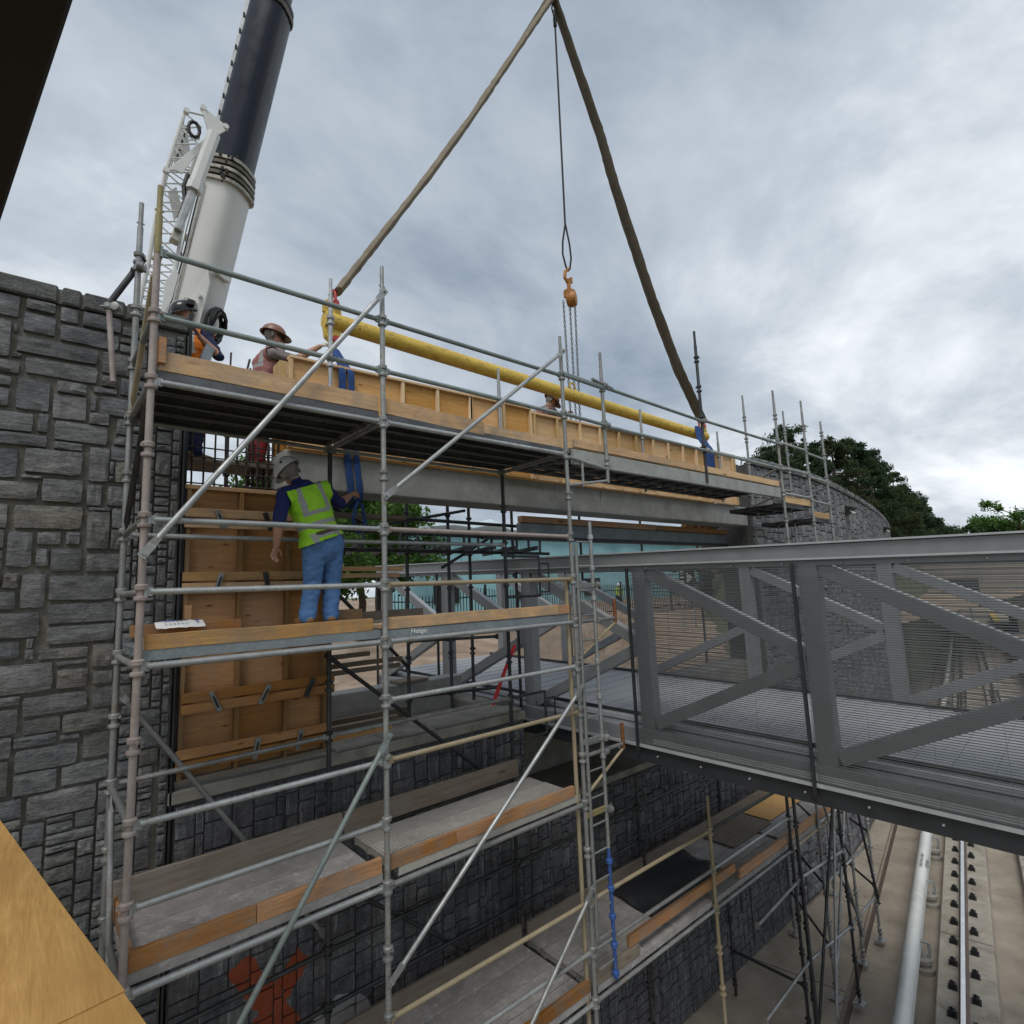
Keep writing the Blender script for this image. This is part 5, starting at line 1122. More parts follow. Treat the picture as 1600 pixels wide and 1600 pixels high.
b = MB(); b.beam(c0+o_*.30+V(0, 0, .3), c1+o_*.30+V(0, 0, .3), .9, .12); b.build('roof_board', M['shade_timber'], hd)
for t in (-1.2, 2.3):
    p = V(-.578, -3.637, 0)+dd*t+o_*.6; b = MB(); b.box((p.x, p.y, (3.3+GZ)/2), (.1, .1, 3.3-GZ)); b.build('post', M['wood_z'], hd)

# ================================================================== BACKGROUND
def smooth(t): t = max(0, min(1, t)); return t*t*(3-2*t)
def bank(x, y):
    xb = 13.2+1.5*(y-3); t = smooth((x-xb)/7)
    return .0+t*(4.75+.02*max(0, y-6))+(.25*nz(x, y, .25, 2)+.12*nz(x, y, .9, 3))*min(1, max(.0, (y-2.6)))
def bank_y0(x): return farp(x)[0].y+.75 if x < 40 else 7.3+.172*(x-40)
b = MB(); nx_, ny_ = 110, 61
for j in range(-1, ny_):
    for i in range(nx_+1):
        x = 12.4+i*1.25; y0_ = bank_y0(x)
        if j < 0: b.v.append(V(x, y0_-(.05 if x < 40 else min(1.6, .3*(x-40))), GZ-.3)); continue
        y = y0_+(90-y0_)*(j/(ny_-1))**1.6; b.v.append(V(x, y, bank(x, y) if j else min(4.9, bank(x, y)+.1)))
for j in range(ny_):
    for i in range(nx_): a = j*(nx_+1)+i; b.f.append((a, a+1, a+nx_+2, a+nx_+1)); b.mi.append(0)
tag(b.build('hillside', M['grassg'], None, True, fix=False), kind='structure')

# teal sheathed building
tb = root('teal_building', (40, 36, .6), 'teal sheathed building under construction behind the footbridge', 'building')
b = MB(); b.box((43.5, 32.6, 3.1), (45, 5.2, 7.4)); b.build('wall', M['teal'], tb)
for k in range(15):
    for j in range(3):
        b = MB(); b.box((22.55+k*3.0, 29.985, .75+j*2.05), (2.96, .05, 2.0)); b.build('panel', M['teal'], tb)
for k in range(12): b = MB(); b.path([(21+k*3.75, 29.8, 7.0), (22.9+k*3.75, 29.7, 7.15+.25*math.sin(k*2.1)), (24.75+k*3.75, 29.8, 7.05)], [.45, .62, .45], 9, flat=.75); b.build('wrap', M['wrap'], tb, True)
b = MB(); b.box((43.5, 32.6, 7.2), (45.3, 5.4, .7)); b.build('parapet', M['wrap'], tb, bevel=.05)
for k in range(3): b = MB(); b.box((22.6+k*8, 29.9, 2.2), (2.2, .1, 1.5)); b.build('window', M['dark_open'], tb)
# iron fence
fr = root('picket_fence', (26, 15.5, .6), 'black iron picket fence in front of the teal building', 'fence')
fx0, fx1, fy = 11.0, 42.0, 17.0
def fz(x): return yard(x, fy)
for z in (.35, 1.55):
    b = MB(); n = 16
    b.path([(fx0+(fx1-fx0)*i/n, fy, fz(fx0+(fx1-fx0)*i/n)+z) for i in range(n+1)], .028, 4); b.build('fence_rail', M['fence'], fr)
pk = MB(); pk.box((0, 0, .9), (.03, .03, 1.8)); pk.lathe([(1.8, .026), (1.9, .002)], (0, 0, 0), 4); pme = pk.mesh('picket', M['fence'])
for i in range(180):
    x = fx0+.1+i*.171; inst('picket', pme, Matrix.Translation((x, fy, fz(x))), fr)
pk = MB(); pk.box((0, 0, 1.0), (.08, .08, 2.0)); pk.box((0, 0, 2.02), (.1, .1, .04)); pme = pk.mesh('fence_post', M['fence'])
for i in range(13): x = fx0+i*2.58; inst('fence_post', pme, Matrix.Translation((x, fy, fz(x))), fr)
# arrow sign, soil heaps, white bucket, roof units
sg = root('arrow_sign', (24.2, 9.2, .5), 'white striped arrow sign board standing on the bare soil', 'sign')
sx, sy = 22.6, 10.0
b = MB(); b.box((sx, sy, 2.55), (1.25, .03, .85)); b.build('board', M['dark_open'], sg)
for k in range(5): b = MB(); b.box((sx-.45, sy-.02, 2.85-k*.15), (.30, .012, .08)); b.build('stripe', M['cover'], sg)
b = MB(); b.prism([(-.05, .25), (.45, 0), (-.05, -.25)], .012, Matrix.Translation((sx, sy-.02, 2.55)) @ Matrix.Rotation(math.pi/2, 4, 'X')); b.build('arrow', M['cover'], sg)
for s in (-.5, .5): b = MB(); b.box((sx+s, sy+.04, 1.2), (.06, .05, 2.0)); b.build('post', M['galv'], sg)
for i, (x, y, r, h, lb) in enumerate(((12.5, 8.5, 2.2, .9, 'brown soil heap just inside the bridge end'), (17.5, 9.5, 2.8, 1.3, 'brown soil heap in front of the iron fence'), (9.0, 7.0, 1.4, .5, 'low gravel heap behind the pale concrete upstand'))):
    b = MB(); n = 18
    for j in range(7):
        for k in range(n):
            t = j/6; a = 2*math.pi*k/n; rr_ = r*(1-t*.93)*(1+.15*nz(math.cos(a)*2, math.sin(a)*2+i*7, 1.3)); b.v.append(V(x+rr_*math.cos(a), y+rr_*math.sin(a)*.8, yard(x, y)-.15+h*smooth(t)*(1+.12*nz(a, t*3, 2.0))))
    for j in range(6):
        for k in range(n): b.f.append((j*n+k, j*n+(k+1) % n, (j+1)*n+(k+1) % n, (j+1)*n+k)); b.mi.append(0)
    b.f.append(tuple(6*n+k for k in range(n))); b.mi.append(0)
    tag(b.build('soil_heap', M['soil'], None, True), lb, 'soil heap', 'soil heaps behind the wall')
for i, (x, w) in enumerate(((17.2, .75), (18.1, .8))):
    b = MB(); b.box((x, 3.4, 5.15), (w, .9, .95)); b.box((x, 3.4, 5.64), (w+.06, .96, .04)); o = b.build('cabinet', M['galv'], None, bevel=.02); tag(o, ('grey metal cabinet on top of the stone wall beside the scaffold tower', 'second grey metal cabinet on top of the stone wall')[i], 'cabinet', 'metal cabinets on the wall')
    for k in range(4): b = MB(); b.box((x, 2.945, 4.9+k*.15), (w*.8, .012, .05)); b.build('louvre', M['galv_dark'], o)

# ------------------------------------------------------------------ trees
def tree(name, label, base, H, Rc, kind, mat, nleaf, seed, group, lean=0.0, cat='tree'):
    r = random.Random(seed); base = V(base); t = root(name, base, label, cat, group)
    b = MB(); n = 9
    sp = [base+V(lean*H*(i/n)**1.5+.04*H*nz(i, seed, .4), .03*H*nz(i, seed+9, .4), H*.93*i/n) for i in range(n+1)]
    b.path(sp, [max(.03, .028*H*(1-.88*i/n)) for i in range(n+1)], 7)
    def at(f): k = min(n-1, int(f*n)); return sp[k].lerp(sp[k+1], f*n-k)
    clumps = []
    nl = 46 if kind == 'pine' else 34
    for k in range(nl):
        f = r.uniform(.06, .98) if kind == 'pine' else r.uniform(.20, .88)
        a = r.uniform(0, 6.283); p = at(f)
        if kind == 'pine': L = Rc*(1.15-f)**.75*r.uniform(.45, 1.1); tip = p+V(math.cos(a)*L, math.sin(a)*L, r.uniform(-.02, .22)*L)
        else: L = Rc*r.uniform(.5, 1.0); tip = p+V(math.cos(a)*L, math.sin(a)*L, r.uniform(.0, .5)*L*(H*.35/Rc))
        b.path([p, p.lerp(tip, .5)+V(0, 0, .04*L), tip], [.012*H*(1-f*.7)*.7, .006*H, .002*H], 5)
        for q, sc_ in ((.55, .55), (.8, .85), (1.0, .8)):
            clumps.append((p.lerp(tip, q)+V(0, 0, .05*L), sc_*(Rc*(.26 if kind == 'pine' else .34))*r.uniform(.6, 1.2)))
    b.build('trunk', M['bark'], t, True)
    if kind == 'pine': clumps += [(at(f), Rc*.22*(1.15-f)+.1) for f in (.9, .95, .99)]
    per = max(6, nleaf//len(clumps)); c = MB(); ls = .050*Rc if kind == 'pine' else .040*Rc
    for p, s in clumps:
        for i in range(per):
            d = V(r.gauss(0, 1), r.gauss(0, 1), r.gauss(0, .62)); d *= s*.62*r.uniform(.4, 1)/max(.5, d.length)*1.3
            q = p+d; nrm = V(r.gauss(0, 1), r.gauss(0, 1), r.gauss(.4, 1)).normalized(); a1 = nrm.orthogonal().normalized(); a2 = nrm.cross(a1)
            l, w = ls*r.uniform(.7, 1.5), ls*r.uniform(.35, .6)*(1 if kind != 'pine' else .65)
            ang = r.uniform(0, 6.28); u = a1*math.cos(ang)+a2*math.sin(ang); v = nrm.cross(u)
            k0 = len(c.v); c.v += [q-u*l, q+v*w, q+u*l, q-v*w]; c.f.append((k0, k0+1, k0+2, k0+3)); c.mi.append(0)
    c.build('crown', M[mat], t, fix=False); return t
pines = [(27, 10, 8.8), (30.5, 10.5, 9.6), (33, 9.5, 11.0), (36, 11.5, 11.6), (39, 10.5, 12.4), (42, 12.5, 13.5), (45, 10.8, 12.7), (48, 13, 13.4), (51, 11, 13.6), (54, 13, 15.0), (57, 12, 13.8), (60, 14, 15.6), (63, 12.5, 13.2), (67, 14.5, 15.2), (70, 13, 12.2), (75, 15, 13.6), (80, 14, 11.4), (86, 16, 12.6), (92, 15, 9.6), (34.5, 16, 10.6), (50, 18, 13.0)]
plab = {0: 'thin bare topped pine beside the last scaffold posts', 1: 'small pine behind the metal cabinets on the wall', 2: 'spindly pine rising behind the scaffold tower', 9: 'tallest dark pine above the nearer floodlight', 18: 'short leafy pine ending the row at the cutting mouth', 17: 'low pine next to the end of the row'}
for i, (x, y, zt) in enumerate(pines):
    zb = bank(x, y)-.1
    tree('pine_tree', plab.get(i, 'dense dark pine in the row behind the curved stone wall'), (x, y, zb), zt-zb+random.Random(i).uniform(-.6, 1.0), 1.9+.018*x, 'pine', 'pine_leaf' if i % 3 else 'pine_leaf2', 3600 if i < 3 else 9500, 40+i, 'pines behind the curved wall')
for i, (x, y, h, rc, m_, lb) in enumerate(((9.2, 21, 7.2, 3.6, 'leaf', 'bright green tree left of the teal building behind the hi-vis worker'), (13.6, 25, 8.2, 4.2, 'leaf', 'bright green tree touching the corner of the teal building'), (5.4, 24, 7.0, 3.4, 'leaf_dk', 'green tree seen through the rebar cage'), (2.8, 22, 6.4, 3.0, 'leaf', 'light green tree seen past the edge of the tall wall'), (16.2, 28, 8.0, 3.6, 'leaf_dk', 'darker green tree right against the teal building side'))):
    tree('broadleaf_tree', lb, (x, y, 1.0), h, rc, 'leaf', m_, 13000, 80+i, 'green trees behind the forms')
for i, (x, y, h, rc, lb) in enumerate(((104, 8.0, 13.0, 5.2, 'large round green tree at the mouth of the cutting'), (112, 2, 13.5, 6, 'green tree beside the large round tree at the cutting mouth'), (98, 17, 6.0, 4, 'low leafy tree beyond the end of the pine row'), (118, 17.5, 9.5, 5, 'leafy tree in the gap at the end of the cutting'))):
    tree('broadleaf_tree', lb, (x, y, -1 if i < 2 else 1.0), h, rc, 'leaf', 'leaf_dk' if i else 'leaf', 15000, 120+i, 'trees at the end of the cutting')
# wooded hills at the end of the valley
def hills(name, x0, x1, y0, y1, h, seed, n, mat):
    r = random.Random(seed); c = MB()
    for i in range(n):
        x, y = r.uniform(x0, x1), r.uniform(y0, y1); t = (x-x0)/(x1-x0); z = h*(.35+.65*smooth(t))*(1+.35*nz(x, y, .012, seed))
        s = r.uniform(2.2, 4.2)
        for k in range(9):
            nrm = V(r.gauss(0, 1), r.gauss(0, 1), r.gauss(.3, 1)).normalized(); a1 = nrm.orthogonal().normalized()*s*.5; a2 = nrm.cross(a1); q = V(x+r.gauss(0, s*.5), y+r.gauss(0, s*.5), z+r.gauss(0, s*.4)-1)
            k0 = len(c.v); c.v += [q-a1, q+a2, q+a1, q-a2]; c.f.append((k0, k0+1, k0+2, k0+3)); c.mi.append(0)
    return tag(c.build(name, M[mat], None, fix=False), kind='stuff')
hills('wooded_hill', 150, 420, -160, 130, 17, 5, 2600, 'leaf_dk')
grid('hill', 140, 700, 30, -300, 260, 30, lambda x, y: GZ-.3+19*(.3+.7*smooth((x-150)/270))*(1+.3*nz(x, y, .012, 5))*smooth((x-140)/40), M['leaf_dk'])

# ================================================================== WORKERS
SK = plain('tanned_skin', (.42, .22, .15), .55, 0, .12, 14)
def person(name, label, J, cols, vest=None, hat=None, extra=None, group=None, bulk=1.0):
    """J: joints in world space. The body is a union of tapered limbs, voxel-remeshed into one surface."""
    J = {k: V(v) for k, v in J.items()}
    foot = V((J['ankL'].x+J['ankR'].x)/2, (J['ankL'].y+J['ankR'].y)/2, min(J['ankL'].z, J['ankR'].z)-.09)
    rt = root(name, foot, label, 'person', group)
    parts = []; mb = MB()
    def cap(a, b, ra, rb, tagn, side=None, fl=1.0, n=14):
        a, b = V(a), V(b); d = (b-a).normalized(); L = (b-a).length
        if side is None: s = frame(d)[1]
        else: s = (V(side)-d*V(side).dot(d)).normalized()
        u = s.cross(d); m = 6; b0 = len(mb.v); ring = []
        for i in range(-3, m+4):
            if i < 0: q = -math.sin(-i/3*math.pi/2)*ra; rr_ = ra*math.cos(-i/3*math.pi/2); base = a
            elif i > m: q = math.sin((i-m)/3*math.pi/2)*rb; rr_ = rb*math.cos((i-m)/3*math.pi/2); base = b
            else: q = 0; rr_ = ra+(rb-ra)*i/m; base = a.lerp(b, i/m)
            rr_ = max(rr_, .0012)
            for k in range(n):
                t = 2*math.pi*k/n; mb.v.append(base+d*q*(fl if False else 1)+s*math.cos(t)*rr_+u*math.sin(t)*rr_*fl)
            ring.append(0)
        for i in range(m+6):
            for k in range(n): mb.f.append((b0+i*n+k, b0+i*n+(k+1) % n, b0+(i+1)*n+(k+1) % n, b0+(i+1)*n+k)); mb.mi.append(0)
        mb.f.append(tuple(b0+k for k in reversed(range(n)))); mb.f.append(tuple(b0+(m+6)*n+k for k in range(n))); mb.mi += [0, 0]
        parts.append((a, b, (ra+rb)/2, tagn))
    side = (J['shR']-J['shL']).normalized(); hs = (J['hipR']-J['hipL']).normalized()
    hc = (J['hipL']+J['hipR'])/2; up = (J['neck']-hc).normalized(); side = (side-up*side.dot(up)).normalized(); fw = up.cross(side).normalized()   # forward (side = right)
    waist = hc.lerp(J['neck'], .32); chest = hc.lerp(J['neck'], .70)
    K = bulk; cap(hc+up*-.02, waist, .160*K, .150*K, 'hip', hs, .74); cap(waist, chest, .152*K, .175*K, 'torso', side, .68); cap(chest, J['neck']-up*.06, .172*K, .125*K, 'torso', side, .66)
    cap(J['shL'], J['shR'], .076*K, .076*K, 'torso'); cap(J['neck']-up*.05, J['head']-(J['head']-J['neck'])*.25, .062, .055, 'skin')
    hd_up = (J['head']-J['neck']).normalized(); hf = J.get('look', fw); hf = (hf-hd_up*hf.dot(hd_up)).normalized(); hr = hf.cross(hd_up)
    hcn = J['head']
    cap(hcn+hd_up*.035-hf*.01, hcn+hd_up*.05-hf*.02, .098, .092, 'skin', hr, 1.12); cap(hcn-hd_up*.07+hf*.035, hcn+hd_up*.0+hf*.02, .058, .078, 'skin', hr, 1.0)
    cap(hcn+hf*.105-hd_up*.005, hcn+hf*.118-hd_up*.035, .011, .017, 'skin'); cap(hcn-hd_up*.085+hf*.075, hcn-hd_up*.095+hf*.05, .022, .03, 'skin')
    for s in (-1, 1): cap(hcn+hr*.098*s-hd_up*.03-hf*.01, hcn+hr*.102*s+hd_up*.02-hf*.015, .014, .017, 'skin')
    for s in ('L', 'R'):
        cap(J['sh'+s], J['el'+s], .064*K, .052*K, 'sleeve'); m2 = J['el'+s].lerp(J['wr'+s], .35); cap(J['el'+s], m2, .046, .045, 'fore'); cap(m2, J['wr'+s], .045, .029, 'fore')
        h = J['hd'+s]; d = (h-J['wr'+s]).normalized(); ps = J.get('palm'+s, fw); ps = (ps-d*ps.dot(d)).normalized(); wd = d.cross(ps)
        k = J['wr'+s]+d*.085
        cap(J['wr'+s]+d*.02, k, .032, .036, 'hand', wd, .5)
        for i, (o, L) in enumerate(((-.030, .070), (-.010, .080), (.010, .076), (.029, .060))):
            a = k+wd*o; c1 = a+(d*.8+ps*.45)*L*.55; cap(a-d*.01, c1, .0098, .0092, 'hand', None, 1, 8); cap(c1, c1+(d*.35+ps*.9).normalized()*L*.55, .0092, .008, 'hand', None, 1, 8)
        tb_ = J['wr'+s]+d*.03-wd*.03; t1 = tb_+(d*.6-wd*.6+ps*.3).normalized()*.045; cap(tb_, t1, .013, .011, 'hand', None, 1, 8); cap(t1, t1+(d*.8+ps*.5).normalized()*.035, .011, .009, 'hand', None, 1, 8)
        cap(J['hip'+s]+V(0, 0, .02), J['kn'+s], .104*K, .078*K, 'legs'); cf = J['kn'+s].lerp(J['ank'+s], .35); cap(J['kn'+s], cf, .078*K, .075*K, 'legs'); cap(cf, J['ank'+s]+V(0, 0, .0), .075*K, .070*K, 'legs')
        ft = J.get('toe'+s, J['ank'+s]+fw*.17); ft = V(ft.x, ft.y, J['ank'+s].z-.05); cap(J['ank'+s]+V(0, 0, -.045)-(ft-J['ank'+s]).normalized()*.045, ft, .046, .042, 'boot', None, .9)
        cap(J['ank'+s]+V(0, 0, .0), J['ank'+s]+V(0, 0, -.04), .05, .05, 'boot')
    cap(J['hipL'], J['hipR'], .108*K, .108*K, 'legs')
    mb.v = [v-foot for v in mb.v]
    tmp = bpy.data.objects.new('tmp', mb.mesh('tmp', SK, False)); COL.objects.link(tmp)
    rm = tmp.modifiers.new('r', 'REMESH'); rm.mode = 'VOXEL'; rm.voxel_size = .0088; sm = tmp.modifiers.new('s', 'SMOOTH'); sm.factor = .5; sm.iterations = 4
    bpy.context.view_layer.update(); me = bpy.data.meshes.new_from_object(tmp.evaluated_get(bpy.context.evaluated_depsgraph_get())); bpy.data.objects.remove(tmp)
    me.name = 'body'
    slots = ['skin', 'torso', 'legs', 'fore', 'hand', 'boot', 'hair']; me.materials.clear()
    for s in slots: me.materials.append(cols.get(s) or {'fore': SK, 'hand': cols.get('fore') or SK, 'skin': SK, 'hair': GREYHAIR}.get(s, SK))
    # nearest limb decides the clothing
    nv = len(me.vertices); co = np.empty(nv*3); me.vertices.foreach_get('co', co); co = co.reshape(-1, 3)+np.array(foot)
    no = np.empty(nv*3); me.vertices.foreach_get('normal', no); no = no.reshape(-1, 3)
    best = np.full(nv, 1e9); lab = np.zeros(nv, int)
    mp_ = {'skin': 0, 'torso': 1, 'sleeve': 1, 'hip': 2, 'legs': 2, 'fore': 3, 'hand': 4, 'boot': 5}
    for a, c, r_, tg in parts:
        A, C_ = np.array(a), np.array(c); dv = C_-A; t = np.clip(((co-A)@dv)/max(1e-9, dv@dv), 0, 1); dist = np.linalg.norm(co-(A+t[:, None]*dv), axis=1)-r_
        k = dist < best; best[k] = dist[k]; lab[k] = mp_[tg]
    # belt line: everything of the trunk below it is trousers
    rel = (co-np.array(hc))@np.array(up); trunk = (lab == 1) | (lab == 2); lab[trunk & (rel < .10) & (np.abs((co-np.array(hc))@np.array(side)) < .3) & (lab == 1)] = 2; lab[(lab == 2) & (rel > .10)] = 1
    hv_ = co-np.array(hcn); lab[(lab == 0) & (np.linalg.norm(hv_, axis=1) < .17) & (hv_@np.array(hf) < .012) & (hv_@np.array(hd_up) > -.085)] = 6
    # cloth folds
    amp = np.where(lab == 2, .0085, np.where(lab == 1, .008, 0)); q = co*np.array([13, 13, 24]); qs = [mnoise.noise(V(*x)) for x in q]; q2 = [mnoise.noise(V(*x)*.45) for x in q]
    co2 = co+no*(amp*(np.array(qs)+.8*np.array(q2)))[:, None]-np.array(foot); me.vertices.foreach_set('co', co2.ravel())
    fl_ = [int(np.bincount(lab[list(p.vertices)]).argmax()) for p in me.polygons]; me.polygons.foreach_set('material_index', fl_)
    me.polygons.foreach_set('use_smooth', [True]*len(me.polygons)); me.update()
    body = inst('body', me, Matrix.Translation(foot), rt)
    if vest:
        # waistcoat cut from the trunk surface, lifted off it; its own frame drives the reflective bands
        X = (co-np.array(hc))@np.array(side); Z = rel; Yf = (co-np.array(hc))@np.array(fw)
        Ln = (J['neck']-hc).length
        ok = ((lab == 1) | (lab == 2)) & (Z > .02) & (Z < Ln-.015) & (np.abs(X) < .205*bulk)
        fs = [p for p in me.polygons if all(ok[i] for i in p.vertices)]
        used = sorted({i for p in fs for i in p.vertices}); idx = {v: i for i, v in enumerate(used)}
        vm = bpy.data.meshes.new('vest'); off = .020+.010*np.clip((.25-Z)/.25, 0, 1)+.006*np.sin(X*40+Z*9)*np.clip((.35-Z)/.3, 0, 1)
        vm.from_pydata([tuple(co2[i]+no[i]*off[i]) for i in used], [], [tuple(idx[i] for i in p.vertices) for p in fs]); vm.materials.append(vest); vm.polygons.foreach_set('use_smooth', [True]*len(vm.polygons))
        at = vm.attributes.new('tl', 'FLOAT_VECTOR', 'POINT'); at.data.foreach_set('vector', np.stack([X[used], Yf[used], Z[used]], 1).ravel())
        vo = inst('vest', vm, Matrix.Translation(foot), rt); vo.modifiers.new('s', 'SOLIDIFY').thickness = .006; ss = vo.modifiers.new('sm', 'SMOOTH'); ss.iterations = 6; ss.factor = .5
    if hat:
        hm, brim, lamp = hat; b = MB(); n = 24; c0 = hcn+hd_up*.032-hf*.012; P = []
        prof = [(.155, .0), (.152, .006), (.128, .010), (.126, .030), (.122, .055), (.108, .085), (.082, .110), (.045, .126), (.0015, .131)]
        for r_, z in prof:
            for k in range(n):
                t = 2*math.pi*k/n; c, s = math.cos(t), math.sin(t); rr_ = r_
                if z < .008: rr_ = .128+(r_-.128)*(1.0 if not brim else 1.0)*(max(0, c)**2*1.9+.35)*(1 if not brim == 'full' else 1)+(.008 if brim == 'full' else 0)
                ridge = .006*max(0, math.cos(t*2))**8 if .05 < z < .12 else 0
                b.v.append(c0+hf*c*rr_*1.10+hr*s*rr_*.95+hd_up*(z+ridge))
        for i in range(len(prof)-1):
            for k in range(n): b.f.append((i*n+k, i*n+(k+1) % n, (i+1)*n+(k+1) % n, (i+1)*n+k)); b.mi.append(0)
        ho = b.build('hard_hat', hm, rt, True); ho.modifiers.new('s', 'SOLIDIFY').thickness = .004
        for (a, e_, rr_, mm) in (lamp or []):
            nrm = (hf*math.cos(a)*math.cos(e_)+hr*math.sin(a)*math.cos(e_)+hd_up*math.sin(e_)).normalized(); p = c0+hd_up*.02+hf*math.cos(a)*math.cos(e_)*.137+hr*math.sin(a)*math.cos(e_)*.119+hd_up*math.sin(e_)*.112
            d = MB(); d.lathe([(-.004, rr_), (.003, rr_)], p, 12, nrm); d.build('sticker', mm, ho)
    if extra: extra(rt, J, dict(hc=hcn, hu=hd_up, hf=hf, hr=hr, up=up, fw=fw, side=side, hip=hc))
    return rt
def vestmat(name, c, c2, style):
    n = N(name); at = n.n('ShaderNodeAttribute', attribute_name='tl'); s = n.n('ShaderNodeSeparateXYZ'); n.L(at.outputs['Vector'], s.inputs[0])
    X, Z = s.outputs['X'], s.outputs['Z']
    def band(v, a, b): return n.math('MULTIPLY', n.math('GREATER_THAN', v, a), n.math('LESS_THAN', v, b))
    ax = n.math('ABSOLUTE', X)
    h = n.math('MAXIMUM', band(Z, .18, .225), n.math('MULTIPLY', band(Z, .06, .105), n.math('LESS_THAN', ax, .15)))
    v = n.math('MULTIPLY', band(ax, .085, .135), n.math('GREATER_THAN', Z, .30)); y = n.math('MULTIPLY', band(Z, .295, .335), n.math('LESS_THAN', ax, .135))
    low = n.math('MULTIPLY', band(ax, .105, .15), n.math('LESS_THAN', Z, .105))
    m = n.math('MAXIMUM', n.math('MAXIMUM', h, v), n.math('MAXIMUM', y, low))
    nv = n.noise(n.pos(), 14, 4, .6); col = n.ramp(nv, [(.3, bc(c, .88)), (.7, bc(c, 1.08))])
    if c2: col = n.mix(n.math('LESS_THAN', ax, .07), col, c2)
    col = n.mix(m, col, (.30, .31, .30)); n.bump(nv, .15, .01)
    return n.done(col, .75, 0, .3)
LIME = vestmat('lime_vest_cloth', (.30, .62, .03), None, 0); ORANGE = vestmat('orange_vest_cloth', (.62, .17, .02), (.48, .60, .06), 0); PINKV = vestmat('faded_pink_vest_cloth', (.30, .13, .12), None, 0)
DENIM = plain('denim', (.085, .19, .40), .85, 0, .25, 16, .3); NAVYC = plain('navy_shirt_cloth', (.008, .014, .10), .85, 0, .3, 12, .2); GREYC = plain('grey_shirt_cloth', (.20, .17, .165), .9, 0, .25, 12, .2)
REDP = plain('red_work_trousers', (.30, .025, .025), .85, 0, .25, 10, .2); DARKP = plain('dark_navy_trousers', (.012, .018, .06), .9, 0, .25, 10, .2); BOOT = plain('tan_boot_leather', (.30, .155, .06), .7, 0, .2, 12); MAROON = plain('maroon_shirt_cloth', (.14, .045, .05), .9, 0, .25, 10, .2)
GREYHAT = plain('grey_hard_hat', (.58, .59, .60), .4, 0, .06, 5); BLACKHAT = plain('black_hard_hat', (.012, .013, .014), .25, 0, .2, 5); BROWNHAT = plain('brown_hard_hat', (.20, .095, .06), .4, 0, .2, 7); GLOVE = plain('pale_work_glove', (.46, .42, .33), .9, 0, .2, 16); BEARD = plain('white_beard_hair', (.50, .47, .43), .95, 0, .25, 40, .6); WHITEHAT = plain('white_hard_hat', (.72, .72, .70), .35, 0, .05, 5); GREYHAIR = plain('grey_hair', (.22, .20, .18), .95, 0, .3, 50, .6)
def w1x(rt, J, F):
    c = F['hc']+F['hu']*.06
    for s, a in ((1, .25), (1, -.35)):
        p = c+F['hr']*.122*s+F['hf']*(a*.1); b = MB(); b.lathe([(-.006, .020), (.006, .020)], p, 12, F['hr']); b.build('hat_disc', M['black'], rt)
    b = MB(); b.path([F['hip']+F['up']*.105+F['side']*.195*math.cos(t)+F['fw']*.15*math.sin(t) for t in [k*.2618 for k in range(24)]], .019, 6, closed=True, flat=1.0); b.build('belt', M['bark'], rt, True)
person('person', 'worker in lime hi-vis vest and jeans leaning on the scaffold, back turned', dict(
    hipL=(1.50, .80, 2.93), hipR=(1.70, .84, 2.93), neck=(1.405, .86, 3.49), head=(1.305, .93, 3.63), shL=(1.225, .82, 3.39), shR=(1.63, .86, 3.48), elL=(1.14, .74, 3.13), elR=(1.84, .98, 3.37), wrL=(1.15, .82, 2.90), wrR=(2.00, 1.08, 3.49), hdL=(1.14, .86, 2.82), hdR=(2.09, 1.12, 3.535),
    knL=(1.51, .86, 2.56), knR=(1.72, .90, 2.55), ankL=(1.44, .80, 2.235), ankR=(1.68, .83, 2.235), toeL=(1.42, .98, 2.2), toeR=(1.72, 1.0, 2.2), look=(-.30, .95, .05), palmL=(0, .2, -1), palmR=(0, .5, -.8)),
    dict(skin=SK, torso=NAVYC, legs=DENIM, boot=BOOT), LIME, (GREYHAT, '', [(2.6, .5, .016, M['black']), (-2.4, .4, .014, M['black'])]), extra=w1x, bulk=1.13)
def w2x(rt, J, F):
    b = MB(); c = F['hc']; b.path([c-F['hu']*.05+F['hf']*.085, c-F['hu']*.12+F['hf']*.10, c-F['hu']*.19+F['hf']*.10, c-F['hu']*.24+F['hf']*.085], [.05, .065, .05, .015], 10); b.build('beard', BEARD, rt, True)
    b = MB(); b.path([c+F['hu']*.012+F['hr']*.10*math.cos(t)+F['hf']*(.03+.088*math.sin(t)) for t in [k*.35 for k in range(10)]], .013, 6); b.build('sunglasses', M['black'], rt, True)
    b = MB(); b.path([J['shL']-F['fw']*.13, J['hipL']-F['fw']*.16+V(0, 0, .1), J['hipL']-F['fw']*.14-V(0, 0, .3)], .014, 6); b.build('lanyard', M['black'], rt, True)
